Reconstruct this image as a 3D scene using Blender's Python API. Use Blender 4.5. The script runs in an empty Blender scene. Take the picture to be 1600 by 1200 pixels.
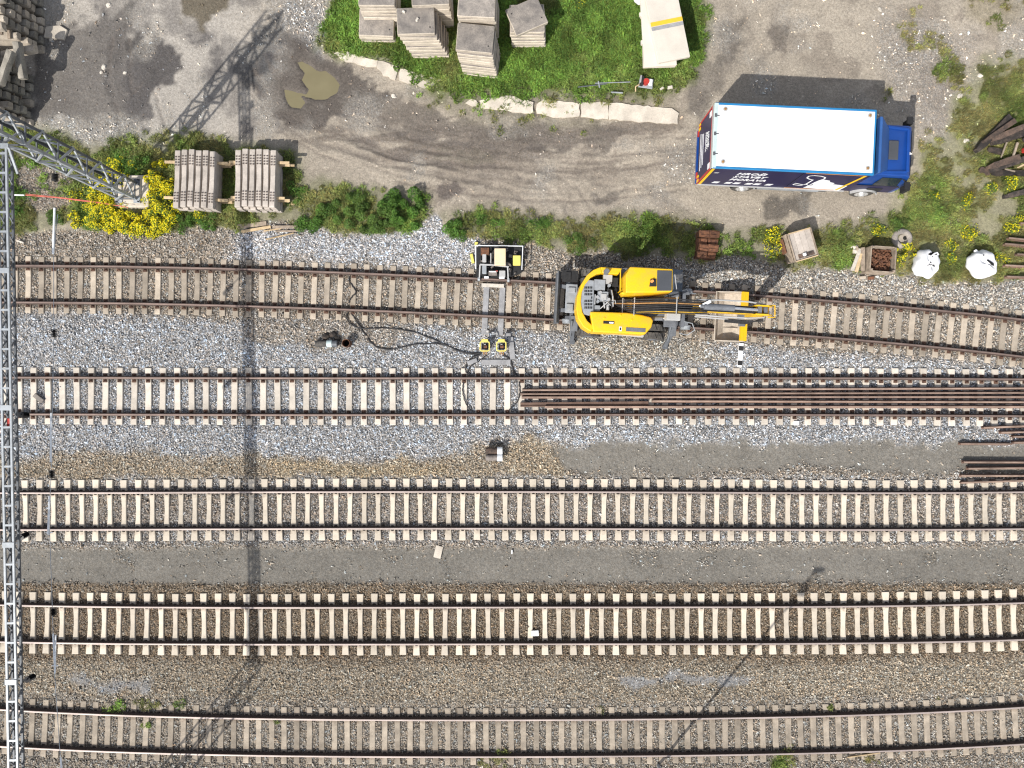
import bpy, bmesh, math, random
import numpy as np
from mathutils import Vector, Matrix, Euler

R = math.radians
SC = bpy.context.scene
# ------------------------------------------------------------------ camera, sky, sun, exposure
CAM_H = 29.25            # a drone hovering about 29 m above the rails, looking straight down
PPM = 37.9               # photograph pixels per metre at ground level
cam_d = bpy.data.cameras.new('camera')
cam_d.sensor_width = 36.0
cam_d.lens = 36.0 * CAM_H / (1600.0 / PPM)
cam_d.clip_start = 0.1
cam_d.clip_end = 2000.0
cam = bpy.data.objects.new('camera', cam_d)
cam.location = (0, 0, CAM_H)
SC.collection.objects.link(cam)
SC.camera = cam

SUN_DX, SUN_DY = 0.62, 0.76          # shadow offset per metre of height (east, north)
sun_el = math.atan2(1.0, math.hypot(SUN_DX, SUN_DY))
world = bpy.data.worlds.new('World')
SC.world = world
world.use_nodes = True
wn = world.node_tree
bg = wn.nodes['Background']
sky = wn.nodes.new('ShaderNodeTexSky')
sky.sky_type = 'NISHITA'
sky.sun_disc = False
sky.sun_elevation = sun_el
sky.sun_rotation = math.atan2(-SUN_DX, -SUN_DY) % (2 * math.pi)
sky.air_density = 1.0
sky.dust_density = 1.5
hs_ = wn.nodes.new('ShaderNodeHueSaturation')          # thin high cloud: the sky light is paler than a clear blue
hs_.inputs['Saturation'].default_value = 0.45
wn.links.new(sky.outputs[0], hs_.inputs['Color']); wn.links.new(hs_.outputs[0], bg.inputs[0])
bg.inputs[1].default_value = 0.135

sun_d = bpy.data.lights.new('sun', 'SUN')
sun_d.energy = 4.2
sun_d.angle = R(0.55)
sun_d.color = (1.0, 0.955, 0.88)
sun = bpy.data.objects.new('sun', sun_d)
sun.rotation_euler = Vector((SUN_DX, SUN_DY, -1.0)).to_track_quat('-Z', 'Y').to_euler()
SC.collection.objects.link(sun)

SC.view_settings.view_transform = 'Standard'
SC.view_settings.look = 'None'
SC.view_settings.gamma = 1.0
SC.view_settings.use_curve_mapping = False
SC.view_settings.exposure = 0.34
SC.render.engine = 'CYCLES'
SC.cycles.max_bounces = 6
SC.cycles.use_denoising = True
SC.cycles.filter_width = 1.2

# ------------------------------------------------------------------ helpers
rng = random.Random(7)
nrg = np.random.default_rng(11)
COL = SC.collection

def W(px, py, z=0.0):
    """photograph pixel -> point in the yard at height z (metres)"""
    k = (CAM_H - z) / CAM_H / PPM
    return Vector(((px - 800.0) * k, (600.0 - py) * k, z))

class MB:
    """collects geometry for one mesh object"""
    def __init__(s):
        s.v, s.f, s.m = [], [], []
    def add(s, vs, fs, mi=0, M=None):
        o = len(s.v)
        if M is not None:
            vs = [M @ Vector(p) for p in vs]
        s.v.extend([tuple(p) for p in vs])
        for f in fs:
            s.f.append(tuple(i + o for i in f)); s.m.append(mi)
        return s
    def box(s, c, d, mi=0, rot=(0, 0, 0), taper=1.0):
        x, y, z = d[0] / 2, d[1] / 2, d[2] / 2
        t = taper
        vs = [(-x, -y, -z), (x, -y, -z), (x, y, -z), (-x, y, -z), (-x * t, -y * t, z), (x * t, -y * t, z), (x * t, y * t, z), (-x * t, y * t, z)]
        fs = [(3, 2, 1, 0), (4, 5, 6, 7), (0, 1, 5, 4), (1, 2, 6, 5), (2, 3, 7, 6), (3, 0, 4, 7)]
        M = Matrix.Translation(c) @ Euler(rot).to_matrix().to_4x4()
        return s.add(vs, fs, mi, M)
    def bar(s, a, b, w, h=None, mi=0, up=(0, 0, 1)):
        """rectangular bar from a to b, w wide, h thick"""
        a, b = Vector(a), Vector(b); h = h or w
        d = b - a; L = d.length
        if L < 1e-6: return s
        x = d / L; u = Vector(up)
        if abs(x.dot(u)) > 0.98: u = Vector((1, 0, 0))
        y = u.cross(x).normalized(); z = x.cross(y)
        M = Matrix((x, y, z)).transposed().to_4x4(); M.translation = (a + b) / 2
        X, Y, Z = L / 2, w / 2, h / 2
        vs = [(-X, -Y, -Z), (X, -Y, -Z), (X, Y, -Z), (-X, Y, -Z), (-X, -Y, Z), (X, -Y, Z), (X, Y, Z), (-X, Y, Z)]
        fs = [(3, 2, 1, 0), (4, 5, 6, 7), (0, 1, 5, 4), (1, 2, 6, 5), (2, 3, 7, 6), (3, 0, 4, 7)]
        return s.add(vs, fs, mi, M)
    def cyl(s, a, b, r0, r1=None, n=14, mi=0, caps=True):
        a, b = Vector(a), Vector(b); r1 = r0 if r1 is None else r1
        d = (b - a).normalized(); u = Vector((0, 0, 1)) if abs(d.z) < 0.95 else Vector((1, 0, 0))
        x = u.cross(d).normalized(); y = d.cross(x)
        vs = []
        for p, r in ((a, r0), (b, r1)):
            for i in range(n):
                t = 2 * math.pi * i / n
                vs.append(p + x * (math.cos(t) * r) + y * (math.sin(t) * r))
        fs = [(i, (i + 1) % n, n + (i + 1) % n, n + i) for i in range(n)]
        if caps:
            fs += [tuple(range(n - 1, -1, -1)), tuple(range(n, 2 * n))]
        return s.add(vs, fs, mi)
    def tube(s, pts, r, n=7, mi=0):
        pts = [Vector(p) for p in pts]
        vs, fs = [], []
        for i, p in enumerate(pts):
            d = (pts[min(i + 1, len(pts) - 1)] - pts[max(i - 1, 0)]).normalized()
            u = Vector((0, 0, 1)) if abs(d.z) < 0.95 else Vector((1, 0, 0))
            x = u.cross(d).normalized(); y = d.cross(x)
            for k in range(n):
                t = 2 * math.pi * k / n
                vs.append(p + x * (math.cos(t) * r) + y * (math.sin(t) * r))
        for i in range(len(pts) - 1):
            for k in range(n):
                a, b = i * n + k, i * n + (k + 1) % n
                fs.append((a, b, b + n, a + n))
        fs += [tuple(range(n - 1, -1, -1)), tuple(range((len(pts) - 1) * n, len(pts) * n))]
        return s.add(vs, fs, mi)
    def prism(s, poly, z0, z1, mi=0, top=1.0, M=None):
        """poly: counter-clockwise 2D outline; top scales the upper outline about its middle"""
        n = len(poly)
        cx = sum(p[0] for p in poly) / n; cy = sum(p[1] for p in poly) / n
        vs = [(p[0], p[1], z0) for p in poly] + [(cx + (p[0] - cx) * top, cy + (p[1] - cy) * top, z1) for p in poly]
        fs = [tuple(range(n - 1, -1, -1)), tuple(range(n, 2 * n))]
        fs += [(i, (i + 1) % n, n + (i + 1) % n, n + i) for i in range(n)]
        return s.add(vs, fs, mi, M)
    def xz(s, poly, y0, y1, mi=0):
        """outline in the x-z plane extruded along y"""
        n = len(poly)
        vs = [(p[0], y0, p[1]) for p in poly] + [(p[0], y1, p[1]) for p in poly]
        fs = [tuple(range(n)), tuple(range(2 * n - 1, n - 1, -1))]
        fs += [(i, n + i, n + (i + 1) % n, (i + 1) % n) for i in range(n)]
        return s.add(vs, fs, mi)
    def ball(s, c, r, n=8, mi=0, sc=(1, 1, 1)):
        vs = [(c[0], c[1], c[2] + r * sc[2])]; fs = []
        rings = n // 2
        for j in range(1, rings):
            a = math.pi * j / rings
            for i in range(n):
                t = 2 * math.pi * i / n
                vs.append((c[0] + r * sc[0] * math.sin(a) * math.cos(t), c[1] + r * sc[1] * math.sin(a) * math.sin(t), c[2] + r * sc[2] * math.cos(a)))
        vs.append((c[0], c[1], c[2] - r * sc[2]))
        for i in range(n): fs.append((0, 1 + i, 1 + (i + 1) % n))
        for j in range(rings - 2):
            for i in range(n):
                a = 1 + j * n + i; b = 1 + j * n + (i + 1) % n
                fs.append((a, a + n, b + n, b))
        L = len(vs) - 1
        for i in range(n): fs.append((L, L - n + (i + 1) % n, L - n + i))
        return s.add(vs, fs, mi)
    def mesh(s, name, mats, bevel=0.0, smooth=None, seg=1, jitter=0.0):
        me = bpy.data.meshes.new(name)
        vv = s.v
        if jitter:
            vv = [(a + rng.uniform(-jitter, jitter), b + rng.uniform(-jitter, jitter), c + rng.uniform(-jitter, jitter)) for a, b, c in s.v]
        me.from_pydata(vv, [], s.f)
        for m in (mats if isinstance(mats, (list, tuple)) else [mats]): me.materials.append(m)
        me.polygons.foreach_set('material_index', s.m)
        bm = bmesh.new(); bm.from_mesh(me)
        bmesh.ops.recalc_face_normals(bm, faces=bm.faces)
        if bevel:
            es = [e for e in bm.edges if len(e.link_faces) == 2 and e.calc_face_angle(0) > R(35)]
            bmesh.ops.bevel(bm, geom=es, offset=bevel, segments=seg, affect='EDGES', profile=0.6, clamp_overlap=True)
        if smooth:
            for f in bm.faces: f.smooth = True
            for e in bm.edges:
                if len(e.link_faces) == 2 and e.calc_face_angle(0) > R(smooth): e.smooth = False
        bm.to_mesh(me); bm.free()
        return me
    def build(s, name, mats, parent=None, loc=None, rz=None, **kw):
        return link(name, s.mesh(name, mats, **kw), parent, loc, rz)

def link(name, data, parent=None, loc=None, rz=None):
    o = bpy.data.objects.new(name, data)
    COL.objects.link(o)
    if parent is not None: o.parent = parent
    if loc is not None: o.location = loc
    if rz is not None: o.rotation_euler = (0, 0, rz)
    return o

def tag(o, label, cat, group=None):
    o['label'] = label; o['category'] = cat
    if group: o['group'] = group
    return o

def empty(name, loc, rz=0.0):
    o = bpy.data.objects.new(name, None)
    o.empty_display_size = 0.2
    COL.objects.link(o)
    o.location = loc; o.rotation_euler = (0, 0, rz)
    return o

ORD = ['first', 'second', 'third', 'fourth', 'fifth', 'sixth', 'seventh', 'eighth', 'ninth', 'tenth', 'eleventh', 'twelfth', 'thirteenth', 'fourteenth']

# ------------------------------------------------------------------ materials
MATS = {}
def mat(name, col, rough=0.8, amt=0.2, scale=3.0, fine=40.0, fine_amt=0.15, bump=0.3, metal=0.0, rand=0.0, col2=None, spec=0.4, patch=0.5, seat=0.0):
    """procedural material: broad blotches towards col2, fine speckle, small bump, optional per-object variation"""
    m = bpy.data.materials.new(name); m.use_nodes = True
    nt = m.node_tree; N = nt.nodes; L = nt.links
    b = N['Principled BSDF']
    b.inputs['Roughness'].default_value = rough
    b.inputs['Metallic'].default_value = metal
    b.inputs['Specular IOR Level'].default_value = spec
    geo = N.new('ShaderNodeNewGeometry')
    n1 = N.new('ShaderNodeTexNoise'); n1.inputs['Scale'].default_value = scale; n1.inputs['Detail'].default_value = 5; n1.inputs['Roughness'].default_value = 0.65
    n2 = N.new('ShaderNodeTexNoise'); n2.inputs['Scale'].default_value = fine; n2.inputs['Detail'].default_value = 2
    L.new(geo.outputs['Position'], n1.inputs['Vector']); L.new(geo.outputs['Position'], n2.inputs['Vector'])
    r1 = N.new('ShaderNodeMapRange'); r1.inputs[1].default_value = patch - 0.18; r1.inputs[2].default_value = patch + 0.18
    L.new(n1.outputs['Fac'], r1.inputs[0])
    c2 = col2 if col2 else tuple(c * (1 - amt * 1.6) for c in col)
    mx = N.new('ShaderNodeMix'); mx.data_type = 'RGBA'
    mx.inputs[6].default_value = (*[min(1, c * (1 + amt * 0.3)) for c in col], 1); mx.inputs[7].default_value = (*c2, 1)
    L.new(r1.outputs[0], mx.inputs[0])
    r2 = N.new('ShaderNodeMapRange'); r2.inputs[1].default_value = 0.3; r2.inputs[2].default_value = 0.7
    r2.inputs[3].default_value = 1 - fine_amt; r2.inputs[4].default_value = 1 + fine_amt
    L.new(n2.outputs['Fac'], r2.inputs[0])
    mul = N.new('ShaderNodeVectorMath'); mul.operation = 'SCALE'
    L.new(mx.outputs[2], mul.inputs[0])
    src = r2.outputs[0]
    if rand:
        oi = N.new('ShaderNodeObjectInfo')
        r3 = N.new('ShaderNodeMapRange'); r3.inputs[3].default_value = 1 - rand; r3.inputs[4].default_value = 1 + rand * 0.6
        L.new(oi.outputs['Random'], r3.inputs[0])
        mm = N.new('ShaderNodeMath'); mm.operation = 'MULTIPLY'
        L.new(r2.outputs[0], mm.inputs[0]); L.new(r3.outputs[0], mm.inputs[1]); src = mm.outputs[0]
    L.new(src, mul.inputs['Scale'])
    outc = mul.outputs[0]
    if seat:                     # rust and grease washed out of the fastenings round both rail seats
        tc = N.new('ShaderNodeTexCoord'); sp = N.new('ShaderNodeSeparateXYZ'); L.new(tc.outputs['Object'], sp.inputs[0])
        ab = N.new('ShaderNodeMath'); ab.operation = 'ABSOLUTE'; L.new(sp.outputs[1], ab.inputs[0])
        cm = N.new('ShaderNodeMath'); cm.operation = 'SUBTRACT'; cm.inputs[1].default_value = 0.7525; L.new(ab.outputs[0], cm.inputs[0])
        a2 = N.new('ShaderNodeMath'); a2.operation = 'ABSOLUTE'; L.new(cm.outputs[0], a2.inputs[0])
        n3 = N.new('ShaderNodeTexNoise'); n3.inputs['Scale'].default_value = 7; n3.inputs['Detail'].default_value = 4; L.new(geo.outputs['Position'], n3.inputs['Vector'])
        w3 = N.new('ShaderNodeMath'); w3.operation = 'MULTIPLY_ADD'; w3.inputs[1].default_value = 0.5; w3.inputs[2].default_value = -0.16; L.new(n3.outputs['Fac'], w3.inputs[0])
        df = N.new('ShaderNodeMath'); df.operation = 'SUBTRACT'; L.new(w3.outputs[0], df.inputs[0]); L.new(a2.outputs[0], df.inputs[1])
        mr = N.new('ShaderNodeMapRange'); mr.inputs[1].default_value = -0.16; mr.inputs[2].default_value = 0.06; mr.inputs[4].default_value = seat; L.new(df.outputs[0], mr.inputs[0])
        sm = N.new('ShaderNodeMix'); sm.data_type = 'RGBA'; sm.inputs[7].default_value = (0.17, 0.115, 0.08, 1); L.new(mr.outputs[0], sm.inputs[0]); L.new(outc, sm.inputs[6]); outc = sm.outputs[2]
    L.new(outc, b.inputs['Base Color'])
    if bump:
        bp = N.new('ShaderNodeBump'); bp.inputs['Strength'].default_value = bump; bp.inputs['Distance'].default_value = 0.01
        L.new(n2.outputs['Fac'], bp.inputs['Height']); L.new(bp.outputs[0], b.inputs['Normal'])
    MATS[name] = m
    return m

m_sl_white = mat('concrete_sleeper_cream', (0.60, 0.53, 0.435), 0.9, 0.10, 2.6, 60, 0.09, 0.25, rand=0.20, patch=0.60, seat=0.55)
m_sl_beige = mat('concrete_sleeper_beige', (0.60, 0.54, 0.465), 0.9, 0.16, 2.6, 60, 0.09, 0.25, rand=0.20, patch=0.6, seat=0.6)
m_sl_old = mat('concrete_sleeper_weathered', (0.44, 0.375, 0.30), 0.92, 0.22, 1.7, 50, 0.14, 0.35, rand=0.32, patch=0.55, seat=0.7)
m_sl_dirty = mat('concrete_sleeper_dirty', (0.385, 0.328, 0.262), 0.95, 0.26, 1.9, 50, 0.16, 0.35, rand=0.28, patch=0.52, seat=0.7)
m_rust_rail = mat('rail_rust', (0.070, 0.045, 0.036), 0.75, 0.25, 4, 60, 0.2, 0.2, spec=0.4)
m_head_rust = mat('rail_head_brown', (0.24, 0.175, 0.15), 0.5, 0.18, 2.5, 60, 0.12, 0.1, metal=0.3)
m_head_shiny = mat('rail_head_worn_glint', (0.45, 0.375, 0.345), 0.55, 0.2, 0.35, 30, 0.10, 0.05, metal=0.25)  # worn running band, lightened to carry the sky's reflection in its base colour
m_head_mid = mat('rail_head_dull', (0.33, 0.26, 0.235), 0.45, 0.18, 0.5, 40, 0.1, 0.1, metal=0.4)
m_clip = mat('fastening_rust', (0.115, 0.062, 0.042), 0.85, 0.3, 9, 60, 0.25, 0.3, rand=0.3)
m_clip_dark = mat('fastening_dark', (0.045, 0.035, 0.03), 0.8, 0.3, 9, 60, 0.25, 0.3, rand=0.3)
m_rust_loose = mat('loose_rail_rust', (0.20, 0.125, 0.092), 0.7, 0.3, 2.2, 50, 0.2, 0.25, rand=0.25, col2=(0.10, 0.06, 0.045))
m_rust_light = mat('loose_rail_top', (0.36, 0.255, 0.20), 0.55, 0.3, 1.5, 50, 0.15, 0.2, rand=0.25, metal=0.15)
m_conc = mat('yard_concrete', (0.58, 0.52, 0.44), 0.92, 0.22, 1.6, 30, 0.10, 0.35, rand=0.16, patch=0.56)
m_slab = mat('slab_concrete_grey', (0.32, 0.285, 0.25), 0.93, 0.25, 2.6, 26, 0.2, 0.5, rand=0.2, col2=(0.17, 0.155, 0.145))
m_slab_side = mat('slab_concrete_edge', (0.52, 0.455, 0.375), 0.92, 0.2, 3.0, 26, 0.14, 0.4, rand=0.14, patch=0.58)
m_panel = mat('pale_panel', (0.60, 0.55, 0.48), 0.8, 0.10, 1.3, 30, 0.05, 0.15, rand=0.08, patch=0.6)
m_yellow_paint = mat('yellow_paint', (0.75, 0.46, 0.035), 0.45, 0.06, 2.0, 40, 0.04, 0.05, spec=0.5)
m_stack_old = mat('old_sleeper_grey', (0.30, 0.275, 0.235), 0.95, 0.3, 2.4, 40, 0.2, 0.45, rand=0.3)
m_stack_pale_lit = mat('old_sleeper_pale_lit', (0.46, 0.40, 0.33), 0.95, 0.25, 2.4, 40, 0.15, 0.4, rand=0.2)  # paler copy; on the stacks' south row it carries the sunlight in colour
m_wood = mat('fresh_timber', (0.60, 0.45, 0.27), 0.8, 0.22, 6, 60, 0.15, 0.25, rand=0.2)
m_wood_old = mat('grey_timber', (0.36, 0.29, 0.225), 0.9, 0.3, 5, 60, 0.2, 0.35, rand=0.25)
m_char = mat('charred_timber', (0.028, 0.024, 0.022), 0.9, 0.5, 4, 40, 0.4, 0.6, rand=0.4, col2=(0.14, 0.105, 0.085), patch=0.62)
m_char_brown = mat('scorched_timber', (0.15, 0.10, 0.075), 0.9, 0.4, 4, 40, 0.3, 0.6, rand=0.3, col2=(0.04, 0.033, 0.03))
m_rusty = mat('rusty_iron', (0.21, 0.095, 0.05), 0.9, 0.35, 7, 50, 0.3, 0.5, rand=0.3, col2=(0.07, 0.035, 0.025))
m_galv = mat('galvanised_steel', (0.36, 0.385, 0.41), 0.5, 0.2, 3, 40, 0.08, 0.1, metal=0.25, patch=0.58)
m_galv_dk = mat('grey_steel', (0.13, 0.14, 0.155), 0.55, 0.2, 3, 40, 0.1, 0.1, metal=0.2)
m_white_steel = mat('pale_tube', (0.80, 0.82, 0.84), 0.45, 0.1, 3, 40, 0.05, 0.05)
m_black = mat('black_rubber', (0.022, 0.022, 0.024), 0.75, 0.3, 8, 60, 0.2, 0.2)
m_black_gloss = mat('black_glazed', (0.012, 0.011, 0.012), 0.3, 0.2, 8, 60, 0.1, 0.0, spec=0.5)
m_tyre = mat('tyre_rubber', (0.055, 0.052, 0.05), 0.9, 0.3, 6, 60, 0.25, 0.4, col2=(0.16, 0.145, 0.125), patch=0.6)
m_red = mat('red_paint', (0.48, 0.045, 0.035), 0.5, 0.2, 4, 40, 0.1, 0.1)
m_redtape = mat('red_tape', (0.62, 0.13, 0.09), 0.6, 0.2, 4, 40, 0.1, 0.1)
m_white = mat('white_paint', (0.80, 0.80, 0.80), 0.55, 0.05, 3, 40, 0.03, 0.05)
m_bag = mat('woven_white_sack', (0.80, 0.80, 0.82), 0.7, 0.06, 4, 90, 0.06, 0.25, spec=0.3)
m_dark = mat('dark_void', (0.012, 0.012, 0.014), 0.8, 0.3, 4, 40, 0.1, 0.1)
m_stonewhite = mat('pale_stone', (0.62, 0.57, 0.50), 0.9, 0.2, 6, 40, 0.1, 0.3)
m_hose = mat('hydraulic_hose', (0.035, 0.034, 0.036), 0.6, 0.3, 6, 60, 0.2, 0.1)
m_trough = mat('cable_trough_concrete', (0.33, 0.33, 0.34), 0.9, 0.2, 3, 40, 0.12, 0.3)

# ------------------------------------------------------------------ ground zones (metre coordinates from measured outlines)
NTAB = {}
def vnoise(x, y, s, seed):
    """smooth value noise, cell size s metres, range 0..1"""
    if seed not in NTAB: NTAB[seed] = np.random.default_rng(seed).random((257, 257))
    r = NTAB[seed]
    u = np.asarray(x, float) / s + 900.37; v = np.asarray(y, float) / s + 700.11
    iu = np.floor(u).astype(int); iv = np.floor(v).astype(int)
    fu = u - iu; fv = v - iv
    fu = fu * fu * (3 - 2 * fu); fv = fv * fv * (3 - 2 * fv)
    iu %= 256; iv %= 256
    return (r[iu, iv] * (1 - fu) + r[iu + 1, iv] * fu) * (1 - fv) + (r[iu, iv + 1] * (1 - fu) + r[iu + 1, iv + 1] * fu) * fv

def fbm(x, y, s, seed, octv=4):
    t = 0; a = 0.5; tot = 0
    for k in range(octv):
        t = t + a * vnoise(x, y, s / 2 ** k, seed + 17 * k); tot += a; a *= 0.55
    return t / tot

def sdf(u, v, poly):
    """signed distance in pixels, negative inside"""
    d = np.full(u.shape, 1e9); inside = np.zeros(u.shape, bool)
    n = len(poly)
    for i in range(n):
        ax, ay = poly[i]; bx, by = poly[(i + 1) % n]
        ex, ey = bx - ax, by - ay
        t = np.clip(((u - ax) * ex + (v - ay) * ey) / (ex * ex + ey * ey + 1e-9), 0, 1)
        d = np.minimum(d, np.hypot(u - ax - t * ex, v - ay - t * ey))
        c = ((ay > v) != (by > v)) & (u < (bx - ax) * (v - ay) / ((by - ay) if by != ay else 1e-9) + ax)
        inside ^= c
    return np.where(inside, -d, d)

def dline(u, v, pts):
    d = np.full(u.shape, 1e9)
    for i in range(len(pts) - 1):
        ax, ay = pts[i]; bx, by = pts[i + 1]
        ex, ey = bx - ax, by - ay
        t = np.clip(((u - ax) * ex + (v - ay) * ey) / (ex * ex + ey * ey + 1e-9), 0, 1)
        d = np.minimum(d, np.hypot(u - ax - t * ex, v - ay - t * ey))
    return d

def sstep(a, b, x):
    t = np.clip((x - a) / (b - a), 0, 1)
    return t * t * (3 - 2 * t)

# track centre lines: (photo x, photo y) on the rails
TRK = [
    [(-100, 445), (20, 445.7), (400, 450), (800, 469), (1200, 491.5), (1600, 530.7), (1700, 542.5)],
    [(-100, 618.3), (20, 618.5), (400, 619), (800, 619.5), (1200, 619), (1600, 621.5), (1700, 622)],
    [(-100, 797.5), (20, 797), (400, 797), (800, 795), (1200, 798), (1600, 795.5), (1700, 794.5)],
    [(-100, 968.5), (20, 971), (400, 976), (800, 974), (1200, 975), (1600, 967), (1700, 963.5)],
    [(-100, 1127), (20, 1134), (400, 1149), (800, 1149), (1200, 1147), (1600, 1129), (1700, 1122.5)],
]
FIT = []
for t in TRK:
    p = np.array(t, float)
    FIT.append(np.polyfit((p[:, 0] - 800) / PPM, (600 - p[:, 1]) / PPM, 5))
def ty(i, x): return np.polyval(FIT[i], x)
def tslope(i, x): return np.polyval(np.polyder(FIT[i]), x)
SPACING = [20.3 / PPM, 22.4 / PPM, 22.05 / PPM, 22.2 / PPM, 19.7 / PPM]
PHASE = [24, 31, 40, 30, 50]
HALFL = [1.17, 1.17, 1.26, 1.26, 1.17]

LAWN = [(500, 66), (520, 40), (540, -60), (1085, -60), (1098, 30), (1090, 95), (1075, 135), (1040, 152), (985, 150), (860, 148), (760, 152), (690, 150), (660, 125), (590, 96), (530, 84)]
STRIP_L = [(-60, 215), (40, 205), (110, 232), (210, 222), (300, 212), (380, 224), (460, 245), (470, 275), (520, 290), (600, 300), (660, 305), (668, 340), (650, 370), (560, 380), (500, 362), (440, 352), (370, 352), (280, 360), (180, 362), (110, 350), (60, 362), (-60, 365)]
GRAVEL_HOLE = [(20, 255), (60, 250), (110, 270), (120, 300), (105, 335), (60, 330), (30, 300)]
STRIP_M = [(690, 345), (740, 332), (850, 340), (930, 350), (1010, 342), (1120, 350), (1180, 362), (1230, 358), (1340, 352), (1400, 345), (1420, 330), (1460, 335), (1470, 400), (1440, 438), (1330, 420), (1250, 425), (1215, 400), (1120, 405), (1000, 402), (930, 395), (860, 392), (790, 372), (740, 378), (700, 375)]
RIGHT = [(1420, 300), (1440, 265), (1440, 235), (1480, 215), (1510, 130), (1540, 100), (1680, 90), (1680, 450), (1560, 445), (1450, 432), (1400, 400), (1400, 345)]
RPATCH = [(1505, -20), (1580, -20), (1600, 20), (1560, 45), (1520, 30)]
VERGE1 = [(680, 150), (740, 158), (800, 178), (900, 186), (960, 190), (940, 196), (840, 196), (760, 186), (700, 172), (650, 150)]
TOPSLABS = [(700, 145), (860, 150), (1060, 158), (1060, 172), (800, 160)]
BAL_TOP = [(-200, 368), (100, 372), (180, 368), (270, 372), (330, 362), (380, 365), (440, 352), (500, 366), (560, 378), (640, 372), (680, 345), (700, 372), (745, 375), (850, 392), (905, 395), (980, 405), (1090, 412), (1130, 400), (1200, 412), (1240, 428), (1330, 425), (1400, 438), (1500, 442), (1600, 446), (1900, 450)]
PUD = [[(464, 98), (472, 95), (486, 104), (498, 112), (508, 110), (524, 120), (531, 131), (527, 142), (512, 153), (494, 156), (478, 153), (470, 150), (478, 162), (470, 171), (455, 169), (449, 160), (442, 140), (455, 142), (478, 148), (482, 142), (470, 128), (476, 116)]]

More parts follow.
